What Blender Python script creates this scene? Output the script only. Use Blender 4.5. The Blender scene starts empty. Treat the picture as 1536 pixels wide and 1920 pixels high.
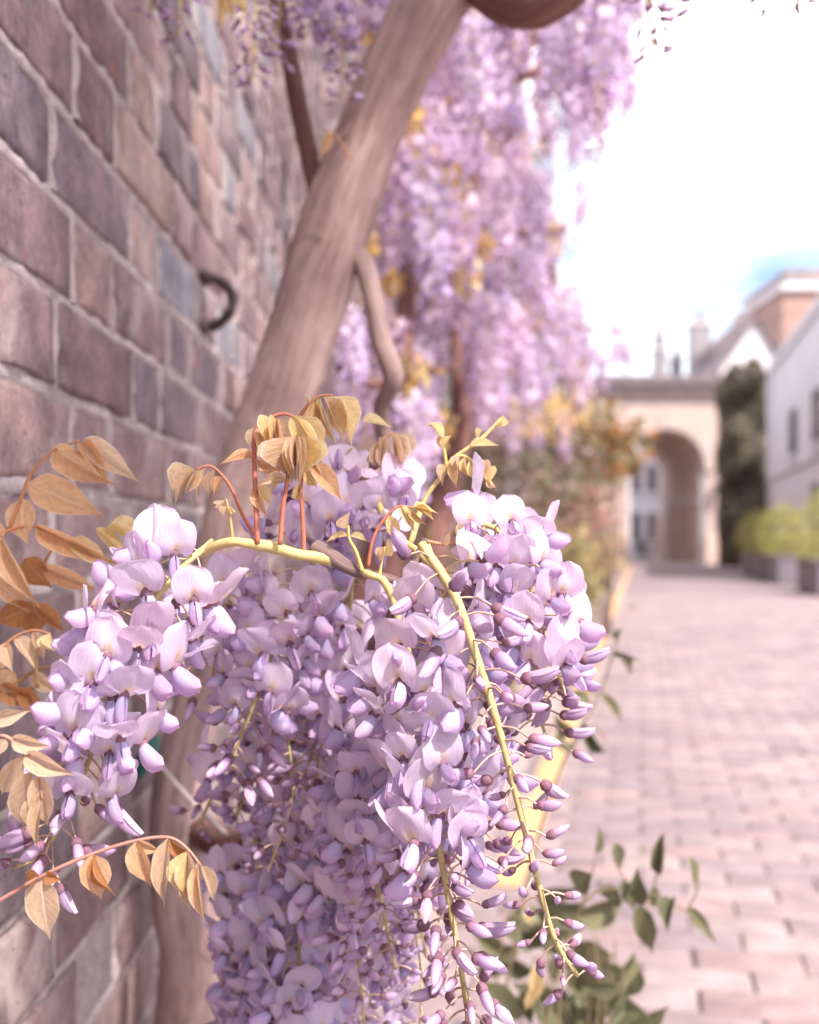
import bpy, math, random
import numpy as np
from mathutils import Vector, Matrix
random.seed(7); RNG = np.random.default_rng(7)
R = math.radians
scn = bpy.context.scene
COL = scn.collection

# ------------------------------------------------------------------ camera, sky, sun, exposure
F = 2000.0; CH = 0.8; HY = 1017.0            # focal length in photo pixels, camera height, horizon row
cam = bpy.data.objects.new('camera', bpy.data.cameras.new('camera')); COL.objects.link(cam)
cam.location = (0, 0, CH); cam.rotation_euler = (R(90), 0, 0)
cam.data.sensor_fit = 'VERTICAL'; cam.data.sensor_height = 36; cam.data.sensor_width = 28.8
cam.data.lens = 36 * F / 1920; cam.data.shift_y = (HY - 960) / 1920
cam.data.clip_start = 0.02; cam.data.clip_end = 2000
cam.data.dof.use_dof = True; cam.data.dof.focus_distance = 0.505; cam.data.dof.aperture_fstop = 6.2
scn.camera = cam
SUN = Vector((0.36, -0.50, 0.77)).normalized()
world = bpy.data.worlds.new('World'); scn.world = world; world.use_nodes = True
wn = world.node_tree; wn.nodes.clear()
def wnode(t, **k):
    n = wn.nodes.new(t)
    for a, b in k.items(): setattr(n, a, b)
    return n
sky = wnode('ShaderNodeTexSky', sky_type='NISHITA', sun_disc=False)
sky.sun_elevation = math.asin(SUN.z); sky.sun_rotation = math.atan2(SUN.x, SUN.y)
tc = wnode('ShaderNodeTexCoord')
mp = wnode('ShaderNodeMapping'); mp.inputs['Scale'].default_value = (1, 1, 1.9); mp.inputs['Location'].default_value = (3.3, 1.7, 0.9)
nz = wnode('ShaderNodeTexNoise'); nz.inputs['Scale'].default_value = 2.6; nz.inputs['Detail'].default_value = 7; nz.inputs['Roughness'].default_value = 0.55
rp = wnode('ShaderNodeValToRGB'); rp.color_ramp.elements[0].position = 0.35; rp.color_ramp.elements[1].position = 0.62
mx = wnode('ShaderNodeMix', data_type='RGBA'); mx.inputs[7].default_value = (12.7, 11.9, 12.2, 1)
bg = wnode('ShaderNodeBackground'); bg.inputs['Strength'].default_value = 0.085
out = wnode('ShaderNodeOutputWorld')
L = wn.links.new
L(tc.outputs['Generated'], mp.inputs['Vector']); L(mp.outputs['Vector'], nz.inputs['Vector'])
L(nz.outputs['Fac'], rp.inputs['Fac']); L(rp.outputs['Color'], mx.inputs[0]); L(sky.outputs['Color'], mx.inputs[6])
L(mx.outputs[2], bg.inputs['Color']); L(bg.outputs['Background'], out.inputs['Surface'])
sl = bpy.data.lights.new('sun', 'SUN'); sl.energy = 3.0; sl.angle = R(2.0); sl.color = (1.0, 0.93, 0.86)
sun = bpy.data.objects.new('sun', sl); COL.objects.link(sun)
sun.rotation_euler = SUN.to_track_quat('Z', 'Y').to_euler(); sun.location = (4, -4, 12)
scn.view_settings.view_transform = 'Standard'; scn.view_settings.look = 'None'
scn.view_settings.exposure = 1.54; scn.view_settings.gamma = 1.0
scn.cycles.use_denoising = True
scn.cycles.max_bounces = 5; scn.cycles.diffuse_bounces = 3; scn.cycles.transmission_bounces = 4
scn.cycles.use_adaptive_sampling = True; scn.cycles.adaptive_threshold = 0.02
scn.cycles.sample_clamp_indirect = 8

# ------------------------------------------------------------------ helpers
def P(px, py, Y):                              # photo pixel + distance -> place in the world
    return Vector(((px - 768) / F * Y, Y, CH - (py - HY) / F * Y))
RD = Vector((0.2111, 0.9775, 0)); RN = Vector((0.9775, -0.2111, 0))   # lane direction, lane right
def RP(t, l, z=0.0): return RD * t + RN * l + Vector((0, 0, z))
ROADM = Matrix(((RN.x, RD.x, 0, 0), (RN.y, RD.y, 0, 0), (0, 0, 1, 0), (0, 0, 0, 1)))  # local x=right, y=along

class MB:
    def __init__(s): s.v = []; s.f = []; s.c = []; s.u = []; s.m = []; s.n = 0
    def add(s, V, Fc, col=(1, 1, 1), uv=None, M=None, mi=0):
        V = np.asarray(V, float).reshape(-1, 3)
        if M is not None:
            A = np.array(M); V = V @ A[:3, :3].T + A[:3, 3]
        k = len(V); s.v.append(V)
        col = np.asarray(col, float)
        s.c.append(np.broadcast_to(col, (k, 3)) if col.ndim == 1 else col)
        s.u.append(np.zeros((k, 3)) if uv is None else np.asarray(uv, float))
        if isinstance(Fc, np.ndarray): Fc = (Fc + s.n).tolist()
        else: Fc = [[i + s.n for i in f] for f in Fc]
        s.f.extend(Fc); s.m.extend([mi] * len(Fc)); s.n += k
        return s
    def mesh(s, name, mats, smooth=True):
        me = bpy.data.meshes.new(name)
        V = np.concatenate(s.v); me.from_pydata(V.tolist(), [], s.f)
        a = me.attributes.new('col', 'FLOAT_COLOR', 'POINT')
        C = np.ones((len(V), 4)); C[:, :3] = np.concatenate(s.c); a.data.foreach_set('color', C.ravel())
        b = me.attributes.new('uvw', 'FLOAT_VECTOR', 'POINT'); b.data.foreach_set('vector', np.concatenate(s.u).ravel())
        mats = mats if isinstance(mats, (list, tuple)) else [mats]
        for m in mats: me.materials.append(m)
        if len(mats) > 1: me.polygons.foreach_set('material_index', s.m)
        if smooth: me.polygons.foreach_set('use_smooth', [True] * len(s.f))
        me.update(); return me
    def build(s, name, mats, parent=None, M=None, smooth=True, local=False):
        return obj(name, s.mesh(name, mats, smooth), parent, M, local)
W = {}
def obj(name, me, parent=None, M=None, local=False):
    o = bpy.data.objects.new(name, me); COL.objects.link(o)
    M = M.copy() if M is not None else Matrix()
    if parent is not None:
        o.parent = parent
        if local: M = W[parent.as_pointer()] @ M
        o.matrix_parent_inverse = W[parent.as_pointer()].inverted()
    o.matrix_basis = M; W[o.as_pointer()] = M
    return o
def tag(o, label, cat, group=None, kind=None):
    if label: o['label'] = label
    if cat: o['category'] = cat
    if group: o['group'] = group
    if kind: o['kind'] = kind
    return o
def thing(name, label, cat, loc=(0, 0, 0), group=None, M=None):
    return tag(obj(name, None, None, M if M is not None else Matrix.Translation(loc)), label, cat, group)
def struct(o): o['kind'] = 'structure'; return o
def stuff(o): o['kind'] = 'stuff'; return o

def spline(pts, n):
    p = np.array([list(q) for q in pts], float); k = len(p)
    if k == 2: return p[0] + (p[1] - p[0]) * np.linspace(0, 1, n)[:, None]
    e = np.vstack([2 * p[0] - p[1], p, 2 * p[-1] - p[-2]])
    t = np.linspace(0, k - 1, n); i = np.minimum(t.astype(int), k - 2); u = (t - i)[:, None]
    a, b, c, d = e[i], e[i + 1], e[i + 2], e[i + 3]
    return 0.5 * (2 * b + (c - a) * u + (2 * a - 5 * b + 4 * c - d) * u ** 2 + (3 * b - a - 3 * c + d) * u ** 3)
def tube_geo(pts, rad, sides=8, cap=True, wob=0.0, rng=RNG):
    p = np.asarray(pts, float); n = len(p)
    rad = np.broadcast_to(np.asarray(rad, float), (n,))
    T = np.gradient(p, axis=0); T /= np.linalg.norm(T, axis=1)[:, None] + 1e-12
    up = np.array([0, 0, 1.0]) if abs(T[0][2]) < 0.9 else np.array([1.0, 0, 0])
    N = np.cross(T[0], up); N /= np.linalg.norm(N)
    V = []; U = []; s = np.concatenate([[0], np.cumsum(np.linalg.norm(np.diff(p, axis=0), axis=1))])
    ang = np.linspace(0, 2 * np.pi, sides, endpoint=False)
    for i in range(n):
        N = N - T[i] * N.dot(T[i]); N /= np.linalg.norm(N) + 1e-12
        B = np.cross(T[i], N)
        r = rad[i] * (1 + wob * rng.standard_normal(sides)) if wob else np.full(sides, rad[i])
        V.append(p[i] + (np.cos(ang) * r)[:, None] * N + (np.sin(ang) * r)[:, None] * B)
        U.append(np.stack([np.cos(ang), np.sin(ang), np.full(sides, s[i])], 1))
    V = np.concatenate(V); U = np.concatenate(U)
    Fc = []
    for i in range(n - 1):
        for j in range(sides):
            k = (j + 1) % sides
            Fc.append([i * sides + j, i * sides + k, (i + 1) * sides + k, (i + 1) * sides + j])
    if cap: Fc.append(list(range(sides))[::-1]); Fc.append([(n - 1) * sides + j for j in range(sides)])
    return V, Fc, U
def grid_geo(nu, nv, fn):                        # fn(u in -1..1, v in 0..1) -> xyz, col
    V = []; C = []; U = []
    for j in range(nv + 1):
        for i in range(nu + 1):
            u = -1 + 2 * i / nu; v = j / nv; q, c = fn(u, v); V.append(q); C.append(c); U.append((u, v, 0))
    Fc = [[j * (nu + 1) + i, j * (nu + 1) + i + 1, (j + 1) * (nu + 1) + i + 1, (j + 1) * (nu + 1) + i] for j in range(nv) for i in range(nu)]
    return np.array(V), Fc, np.array(C), np.array(U)
BOXF = [[0, 3, 2, 1], [4, 5, 6, 7], [0, 1, 5, 4], [1, 2, 6, 5], [2, 3, 7, 6], [3, 0, 4, 7]]
def box_geo(x0, x1, y0, y1, z0, z1):
    return np.array([(x0, y0, z0), (x1, y0, z0), (x1, y1, z0), (x0, y1, z0), (x0, y0, z1), (x1, y0, z1), (x1, y1, z1), (x0, y1, z1)], float), BOXF
def box(name, x0, x1, y0, y1, z0, z1, mat, parent, col=(1, 1, 1), bev=0.0, local=True):
    o = MB().add(*box_geo(x0, x1, y0, y1, z0, z1), col=col).build(name, mat, parent, smooth=False, local=local)
    if bev:
        b = o.modifiers.new('b', 'BEVEL'); b.width = bev; b.segments = 2
    return o

# ------------------------------------------------------------------ materials
def newmat(name):
    m = bpy.data.materials.new(name); m.use_nodes = True; nt = m.node_tree; nt.nodes.clear()
    o = nt.nodes.new('ShaderNodeOutputMaterial'); return m, nt, o
class NT:
    def __init__(s, name): s.m, s.t, s.o = newmat(name)
    def n(s, t, inp=None, **k):
        x = s.t.nodes.new(t)
        for a, b in k.items(): setattr(x, a, b)
        for a, b in (inp or {}).items():
            if hasattr(b, 'is_linked') or b.__class__.__name__.startswith('NodeSocket'): s.t.links.new(b, x.inputs[a])
            else: x.inputs[a].default_value = b
        return x
    def attr(s, a='col'): return s.n('ShaderNodeAttribute', attribute_name=a)
    def pos(s): return s.n('ShaderNodeNewGeometry').outputs['Position']
    def noise(s, vec, scale, detail=4, rough=0.55, dist=0.0):
        return s.n('ShaderNodeTexNoise', {'Vector': vec, 'Scale': scale, 'Detail': detail, 'Roughness': rough, 'Distortion': dist}).outputs['Fac']
    def ramp(s, fac, stops):
        x = s.n('ShaderNodeValToRGB', {'Fac': fac}); e = x.color_ramp.elements
        while len(e) < len(stops): e.new(0.5)
        for a, (p, c) in zip(e, stops):
            a.position = p; a.color = (*c, 1) if isinstance(c, tuple) else (c, c, c, 1)
        return x.outputs['Color']
    def mix(s, fac, a, b, mode='MIX'):
        x = s.n('ShaderNodeMix', data_type='RGBA', blend_type=mode)
        for i, q in ((0, fac), (6, a), (7, b)):
            if isinstance(q, tuple): x.inputs[i].default_value = (*q, 1)
            elif isinstance(q, (int, float)): x.inputs[i].default_value = q if i == 0 else (q, q, q, 1)
            else: s.t.links.new(q, x.inputs[i])
        return x.outputs[2]
    def math(s, op, a, b=0.0, c=0.0):
        x = s.n('ShaderNodeMath', operation=op)
        for i, q in enumerate((a, b, c)):
            if isinstance(q, (int, float)): x.inputs[i].default_value = q
            else: s.t.links.new(q, x.inputs[i])
        return x.outputs[0]
    def map(s, vec, sc): return s.n('ShaderNodeMapping', {'Vector': vec, 'Scale': sc}).outputs['Vector']
    def bump(s, h, st=0.5, d=0.01): return s.n('ShaderNodeBump', {'Height': h, 'Strength': st, 'Distance': d}).outputs['Normal']
    def bsdf(s, col, rough=0.8, spec=0.3, normal=None, metal=0.0, **k):
        x = s.n('ShaderNodeBsdfPrincipled'); x.inputs['Metallic'].default_value = metal
        for a, q in (('Base Color', col), ('Roughness', rough), ('Specular IOR Level', spec), ('Normal', normal)):
            if q is None: continue
            if isinstance(q, tuple): x.inputs[a].default_value = (*q, 1)
            elif isinstance(q, (int, float)): x.inputs[a].default_value = q
            else: s.t.links.new(q, x.inputs[a])
        return x.outputs['BSDF']
    def out(s, sh): s.t.links.new(sh, s.o.inputs['Surface']); return s.m
    def trans(s, col, sh, f):
        t = s.n('ShaderNodeBsdfTranslucent')
        s.t.links.new(col, t.inputs['Color']); x = s.n('ShaderNodeMixShader', {'Fac': f})
        s.t.links.new(sh, x.inputs[1]); s.t.links.new(t.outputs[0], x.inputs[2]); return x.outputs[0]

def m_petal():
    q = NT('petal'); c = q.attr().outputs['Color']
    uv = q.attr('uvw').outputs['Vector']
    vein = q.noise(q.map(uv, (9, 1.2, 1)), 2.2, 3)
    c = q.mix(1.0, c, q.ramp(vein, [(0.3, (0.86, 0.82, 0.88)), (0.7, (1.06, 1.06, 1.06))]), 'MULTIPLY')
    rnd = q.n('ShaderNodeObjectInfo').outputs['Random']
    c = q.mix(1.0, c, q.ramp(rnd, [(0.0, (1.0, 0.93, 0.96)), (0.5, (0.93, 0.93, 1.0)), (1.0, (1.05, 1.03, 1.04))]), 'MULTIPLY')
    sp = q.noise(q.pos(), 900, 2)
    b = q.bsdf(c, 0.5, 0.3, q.bump(q.math('ADD', vein, q.math('MULTIPLY', sp, 0.25)), 0.35, 0.0012))
    return q.out(q.trans(c, b, 0.48))
def m_plain(name, rough=0.7, tr=0.0, sc=60, var=0.25, spec=0.3):    # colour from the piece itself, mottled
    q = NT(name); c = q.attr().outputs['Color']; n = q.noise(q.pos(), sc, 5)
    c = q.mix(1.0, c, q.ramp(n, [(0.25, 1 - var), (0.75, 1 + var * 0.6)]), 'MULTIPLY')
    b = q.bsdf(c, rough, spec, q.bump(n, 0.3, 0.3 / sc))
    return q.out(q.trans(c, b, tr) if tr else b)
def m_leaf(name, ca, cb, vein, rough=0.45, tr=0.5):
    q = NT(name); uv = q.attr('uvw').outputs['Vector']
    sx = q.n('ShaderNodeSeparateXYZ', {'Vector': uv}); u, v = sx.outputs[0], sx.outputs[1]
    au = q.math('ABSOLUTE', u)
    w = q.math('SUBTRACT', q.math('MULTIPLY', v, 8.5), q.math('MULTIPLY', au, 2.1))
    w = q.math('ADD', w, q.math('MULTIPLY', q.noise(q.map(uv, (3, 3, 1)), 2), 0.35))
    tri = q.math('ABSOLUTE', q.math('SUBTRACT', q.math('FRACT', w), 0.5))
    side = q.ramp(tri, [(0.0, 1.0), (0.10, 0.0)])
    midr = q.ramp(au, [(0.03, 1.0), (0.09, 0.0)])
    net = q.n('ShaderNodeTexVoronoi', {'Vector': q.map(uv, (7, 16, 1)), 'Scale': 2.0}, feature='DISTANCE_TO_EDGE').outputs['Distance']
    net = q.ramp(net, [(0.0, 0.5), (0.12, 0.0)])
    vm = q.mix(1.0, q.mix(1.0, side, midr, 'LIGHTEN'), net, 'LIGHTEN')
    rnd = q.n('ShaderNodeObjectInfo').outputs['Random']
    base = q.mix(rnd, ca, cb)
    base = q.mix(1.0, base, q.ramp(q.noise(q.map(uv, (2, 4, 1)), 1.4, 4), [(0.3, (0.8, 0.72, 0.7)), (0.75, (1.15, 1.15, 1.1))]), 'MULTIPLY')
    edge = q.ramp(au, [(0.86, 0.0), (1.0, 0.7)])
    col = q.mix(q.math('MULTIPLY', vm, 0.55), base, vein)
    col = q.mix(edge, col, vein)
    h = q.math('MULTIPLY', vm, -1.0)
    b = q.bsdf(col, rough, 0.45, q.bump(h, 0.55, 0.0009))
    return q.out(q.trans(col, b, tr))
def m_bark(name, ca, cb, cc, k=1.0):
    q = NT(name); uv = q.attr('uvw').outputs['Vector']
    st = q.noise(q.map(uv, (3.2, 3.2, 7.0 * k)), 1.7, 7, 0.62, 0.6)
    fi = q.noise(q.map(uv, (9, 9, 22 * k)), 2.6, 5, 0.6, 0.3)
    big = q.noise(q.map(uv, (1, 1, 6 * k)), 1.2, 3)
    c = q.ramp(st, [(0.22, ca), (0.5, cb), (0.8, cc)])
    c = q.mix(q.ramp(q.noise(q.map(uv, (1.6, 1.6, 16 * k)), 1.5, 6, 0.65), [(0.5, 0.0), (0.62, 0.55)]), c, cc)
    c = q.mix(1.0, c, q.ramp(big, [(0.3, (0.82, 0.76, 0.76)), (0.7, (1.12, 1.1, 1.1))]), 'MULTIPLY')
    h = q.math('ADD', st, q.math('MULTIPLY', fi, 0.5))
    return q.out(q.bsdf(c, 0.85, 0.25, q.bump(h, 0.8, 0.006)))
def m_brick():
    q = NT('brick'); c = q.attr().outputs['Color']; p = q.pos()
    n1 = q.noise(p, 22, 6, 0.62); n2 = q.noise(p, 130, 4, 0.6); n3 = q.noise(p, 9, 4, 0.6, 0.5)
    c = q.mix(1.0, c, q.ramp(n1, [(0.25, (0.45, 0.42, 0.46)), (0.52, (1.0, 1.0, 1.0)), (0.78, (1.6, 1.5, 1.45))]), 'MULTIPLY')
    c = q.mix(1.0, c, q.ramp(n2, [(0.3, 0.72), (0.7, 1.25)]), 'MULTIPLY')
    c = q.mix(q.ramp(n3, [(0.55, 0.0), (0.66, 0.5)]), c, (0.40, 0.33, 0.31))       # lime bloom
    c = q.mix(q.ramp(q.noise(p, 15, 5, 0.6), [(0.66, 0.0), (0.71, 0.8)]), c, (0.36, 0.115, 0.085))   # spalled red
    pit = q.ramp(q.n('ShaderNodeTexVoronoi', {'Vector': p, 'Scale': 105.0, 'Randomness': 1.0}).outputs['Distance'], [(0.0, 0.0), (0.24, 1.0)])
    pm = q.ramp(q.noise(p, 17, 3), [(0.5, 1.0), (0.58, 0.0)])
    pit = q.mix(1.0, pit, pm, 'LIGHTEN')
    c = q.mix(1.0, c, q.mix(0.55, (1, 1, 1), pit), 'MULTIPLY')
    h = q.math('ADD', q.math('MULTIPLY', n1, 1.0), q.math('ADD', q.math('MULTIPLY', n2, 0.35), q.math('MULTIPLY', pit, 0.8)))
    return q.out(q.bsdf(c, 0.75, 0.35, q.bump(h, 0.6, 0.004)))
def m_mortar():
    q = NT('mortar'); p = q.pos(); n1 = q.noise(p, 30, 6, 0.65); n2 = q.noise(p, 190, 4)
    c = q.ramp(n1, [(0.25, (0.24, 0.195, 0.195)), (0.5, (0.39, 0.325, 0.32)), (0.8, (0.54, 0.46, 0.44))])
    return q.out(q.bsdf(c, 0.95, 0.15, q.bump(q.math('ADD', n1, q.math('MULTIPLY', n2, 0.5)), 0.9, 0.006)))
def m_stone(name, var=(0.7, 1.2), sc=14, bump=0.006, rough=0.85):
    q = NT(name); c = q.attr().outputs['Color']; p = q.pos(); n1 = q.noise(p, sc, 6, 0.6); n2 = q.noise(p, sc * 9, 4, 0.6); n3 = q.noise(p, sc * 0.12, 4)
    c = q.mix(1.0, c, q.ramp(n1, [(0.25, var[0]), (0.75, var[1])]), 'MULTIPLY')
    c = q.mix(1.0, c, q.ramp(n3, [(0.3, (0.85, 0.82, 0.85)), (0.7, (1.1, 1.08, 1.06))]), 'MULTIPLY')
    return q.out(q.bsdf(c, rough, 0.3, q.bump(q.math('ADD', n1, q.math('MULTIPLY', n2, 0.5)), 0.6, bump)))
def m_farbrick(name, a, b, mo, sc=1.0):
    q = NT(name); p = q.n('ShaderNodeTexCoord').outputs['Object']
    sx = q.n('ShaderNodeSeparateXYZ', {'Vector': p})
    cv = q.n('ShaderNodeCombineXYZ', {'X': q.math('ADD', sx.outputs[0], sx.outputs[1]), 'Y': sx.outputs[2]}).outputs[0]
    br = q.n('ShaderNodeTexBrick', {'Vector': cv, 'Color1': (*a, 1), 'Color2': (*b, 1), 'Mortar': (*mo, 1), 'Scale': sc, 'Mortar Size': 0.006, 'Brick Width': 0.225, 'Row Height': 0.075})
    c = q.mix(1.0, br.outputs['Color'], q.ramp(q.noise(p, 1.5, 5), [(0.3, 0.75), (0.7, 1.2)]), 'MULTIPLY')
    return q.out(q.bsdf(c, 0.9, 0.2))
def m_render(name, c0, var=0.12, streak=True):
    q = NT(name); p = q.pos(); n = q.noise(p, 0.9, 6, 0.6); s = q.noise(q.map(p, (2.5, 2.5, 0.25)), 1.3, 4)
    c = q.mix(1.0, c0, q.ramp(n, [(0.3, 1 - var), (0.7, 1 + var * 0.4)]), 'MULTIPLY')
    c = q.mix(1.0, c, q.ramp(s, [(0.3, 1 - var), (0.6, 1.0)]), 'MULTIPLY')
    return q.out(q.bsdf(c, 0.85, 0.25, q.bump(q.noise(p, 60, 4), 0.3, 0.004)))
def m_glass():
    q = NT('window_glass'); return q.out(q.bsdf((0.05, 0.045, 0.055), 0.06, 0.8))
def m_slate():
    q = NT('slate'); p = q.pos(); n = q.noise(p, 3, 5)
    w = q.n('ShaderNodeTexWave', {'Vector': p, 'Scale': 4.5, 'Distortion': 0.6}, bands_direction='Z').outputs['Fac']
    c = q.ramp(n, [(0.3, (0.13, 0.10, 0.11)), (0.7, (0.22, 0.18, 0.19))])
    return q.out(q.bsdf(c, 0.7, 0.35, q.bump(w, 0.5, 0.02)))
M = dict(petal=m_petal(), stem=m_plain('green_stem', 0.55, 0.0, 260, 0.22), foliage=m_plain('foliage', 0.5, 0.35, 25, 0.3, 0.4),
    leaf_orange=m_leaf('leaf_orange', (0.76, 0.42, 0.22), (0.80, 0.52, 0.30), (0.88, 0.70, 0.50)),
    leaf_yellow=m_leaf('leaf_yellow', (0.86, 0.65, 0.29), (0.86, 0.72, 0.40), (0.92, 0.82, 0.60)),
    leaf_tan=m_leaf('leaf_tan', (0.74, 0.52, 0.34), (0.76, 0.58, 0.40), (0.90, 0.80, 0.66)),
    leaf_brown=m_leaf('leaf_brown', (0.44, 0.19, 0.07), (0.54, 0.25, 0.10), (0.58, 0.34, 0.17)),
    leaf_green=m_leaf('leaf_green', (0.105, 0.115, 0.06), (0.17, 0.165, 0.085), (0.27, 0.26, 0.16), 0.3, 0.3),
    bark=m_bark('bark', (0.20, 0.125, 0.12), (0.38, 0.265, 0.25), (0.53, 0.395, 0.37)),
    bark_dark=m_bark('bark_dark', (0.12, 0.052, 0.047), (0.23, 0.115, 0.10), (0.34, 0.20, 0.18)),
    brick=m_brick(), mortar=m_mortar(), sett=m_stone('sett'), slab=m_stone('slab', (0.8, 1.12), 8, 0.003),
    cream=m_render('cream_render', (0.47, 0.37, 0.335)), pink=m_render('pink_render', (0.56, 0.40, 0.35), 0.2),
    white=m_render('white_paint', (0.62, 0.59, 0.625), 0.08), soffit=m_render('soffit', (0.60, 0.45, 0.39), 0.2),
    trim=m_plain('painted_trim', 0.5, 0, 8, 0.08), stack=m_render('stack', (0.27, 0.245, 0.26), 0.12), glass=m_glass(), slate=m_slate(),
    fbrick=m_farbrick('brick_far', (0.30, 0.185, 0.155), (0.37, 0.24, 0.20), (0.36, 0.29, 0.27)),
    gbrick=m_farbrick('brick_row', (0.20, 0.125, 0.11), (0.26, 0.165, 0.145), (0.27, 0.21, 0.195)),
    iron=m_plain('iron', 0.6, 0, 90, 0.5), soil=m_stone('soil', (0.5, 1.3), 25, 0.02))

# ------------------------------------------------------------------ ground, lane, setts
def sheet(name, x0, x1, y0, y1, z, mat, col, Mx=None, nx=1, ny=1):
    xs = np.linspace(x0, x1, nx + 1); ys = np.linspace(y0, y1, ny + 1)
    V = np.array([(x, y, z) for y in ys for x in xs])
    Fc = [[j * (nx + 1) + i, j * (nx + 1) + i + 1, (j + 1) * (nx + 1) + i + 1, (j + 1) * (nx + 1) + i] for j in range(ny) for i in range(nx)]
    return struct(MB().add(V, Fc, col=col).build(name, mat, None, Mx))
sheet('ground', -600, 600, -600, 900, -0.03, M['slab'], (0.30, 0.25, 0.24))
road = sheet('cobbled_road', -0.42, 3.6, -3, 75, -0.004, M['sett'], (0.22, 0.175, 0.18), ROADM)
SETT_COLS = [(0.27, 0.205, 0.21), (0.33, 0.25, 0.245), (0.23, 0.19, 0.20), (0.37, 0.30, 0.285), (0.29, 0.235, 0.245), (0.34, 0.24, 0.23)]
def pillow(lx, ly, h, rng, col, jit=0.0035, ch=0.009):       # a worn stone: chamfered top, slightly uneven
    xs = [-lx / 2, -lx / 2 + ch, lx / 2 - ch, lx / 2]; ys = [-ly / 2, -ly / 2 + ch, ly / 2 - ch, ly / 2]
    V = []
    for j, y in enumerate(ys):
        for i, x in enumerate(xs):
            e = (i in (0, 3)) or (j in (0, 3)); cor = (i in (0, 3)) and (j in (0, 3))
            V.append((x + rng.normal(0, jit * 0.5) * (0.9 if not cor else 1), y + rng.normal(0, jit * 0.5), -h * (0.55 if e else 0) - (0.2 * h if cor else 0) + rng.normal(0, jit * 0.35)))
    Fc = [[j * 4 + i, j * 4 + i + 1, j * 4 + i + 5, j * 4 + i + 4] for j in range(3) for i in range(3)]
    ring = [0, 1, 2, 3, 7, 11, 15, 14, 13, 12, 8, 4]; b = len(V)
    for k in ring: V.append((V[k][0], V[k][1], -h * 1.6))
    for k in range(12): k2 = (k + 1) % 12; Fc.append([ring[k2], ring[k], b + k, b + k2])
    return np.array(V), Fc
SV = []
for k in range(10):
    g = pillow(0.2005, 0.1012, 0.0045, RNG, None, 0.0035)
    me = MB().add(*g, col=np.array(SETT_COLS[k % 6]) * 0.5 + np.array((0.115, 0.09, 0.095))).mesh('sett', M['sett']); SV.append((me, g))
setts = []
row = 0; t = 0.9
while t < 17:
    l = -0.30 + (0.1 if row % 2 else 0.0) - 0.1
    while l < 3.5:
        p = RP(t, l, 0.004 + RNG.normal(0, 0.0018)); px = 768 + F * p.x / p.y if p.y > 0.3 else -99; py = HY + F * CH / p.y if p.y > 0.3 else 9999
        vis = 900 < px < 1570 and py < 1960
        size = 0.2 * 0.1 * CH * F * F / p.y ** 3 if vis else 0
        setts.append((size, p, RNG.normal(0, 0.012), RNG.integers(10), vis)); l += 0.2
    row += 1; t += 0.102
setts.sort(key=lambda s: -s[0])
rest = MB()
for i, (sz, p, a, k, vis) in enumerate(setts):
    Mx = Matrix.Translation(p) @ ROADM @ Matrix.Rotation(a, 4, 'Z') @ Matrix.Scale(0.985, 4)
    if i < 290 and vis: obj('sett', SV[k][0], road, Mx)
    elif p.y > 0.5 and (vis or p.y < 6): rest.add(*SV[k][1], col=(np.array(SETT_COLS[k % 6]) * 0.5 + np.array((0.115, 0.09, 0.095))) * RNG.uniform(0.9, 1.1), M=Mx)
stuff(rest.build('sett_field', M['sett'], road))
line = sheet('road_marking', -0.345, -0.265, 2.45, 37, 0.0085, M['slab'], (0.58, 0.36, 0.18), ROADM, 1, 120)
pave = sheet('pavement', -3.0, -0.42, -3, 40, -0.008, M['slab'], (0.28, 0.225, 0.21), ROADM)
rngp = np.random.default_rng(3)
for i in range(16):
    for j in range(3):
        l = -0.60 - 0.42 * j; p = RP(1.6 + 0.47 * i + (0.2 if j % 2 else 0), l, 0.006 + rngp.normal(0, 0.001))
        if p.x < -0.22: continue
        g = pillow(0.41, 0.46, 0.008, rngp, None, 0.003, 0.012)
        MB().add(*g, col=np.array((0.33, 0.265, 0.245)) * rngp.uniform(0.85, 1.1)).build('paving_slab', M['slab'], pave, Matrix.Translation(p) @ ROADM)

# ------------------------------------------------------------------ the brick wall beside the camera
WX0, WS = -0.278, 0.0085
def wallp(s, z, o=0.0): return Vector((WX0 + WS * s + o, s, z))
WM = Matrix(((1, WS, 0, WX0), (0, 1, 0, 0), (0, 0, 1, 0), (0, 0, 0, 1)))          # local: x out of wall, y along, z up
core = MB().add(*box_geo(-0.33, 0.0005, -1.6, 5.2, -0.05, 3.75), col=(0.3, 0.25, 0.24))
Z0 = 0.015; rngw = np.random.default_rng(11)
cand = []
for k in range(0, 48):
    zc = Z0 + 0.075 * k + 0.0375; y = -1.55 + (0.16875 if k % 2 else 0.0) + rngw.uniform(-0.012, 0.012); j = 0
    while y < 5.1:
        kind = 's' if j % 2 == 0 else 'h'; ln = 0.2145 if kind == 's' else 0.1025
        yc = y + ln / 2; px = 768 + F * (WX0 + WS * yc) / yc if yc > 0.3 else -999; py = HY - F * (zc - CH) / yc if yc > 0.3 else -999
        vis = -60 < px < 640 and -40 < py < 1960
        cand.append((F * 0.075 / yc * (ln * F * 0.278 / yc ** 2) if vis else 0, yc, zc, kind, int(rngw.integers(12)), vis)); y += ln + 0.0105; j += 1
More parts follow.
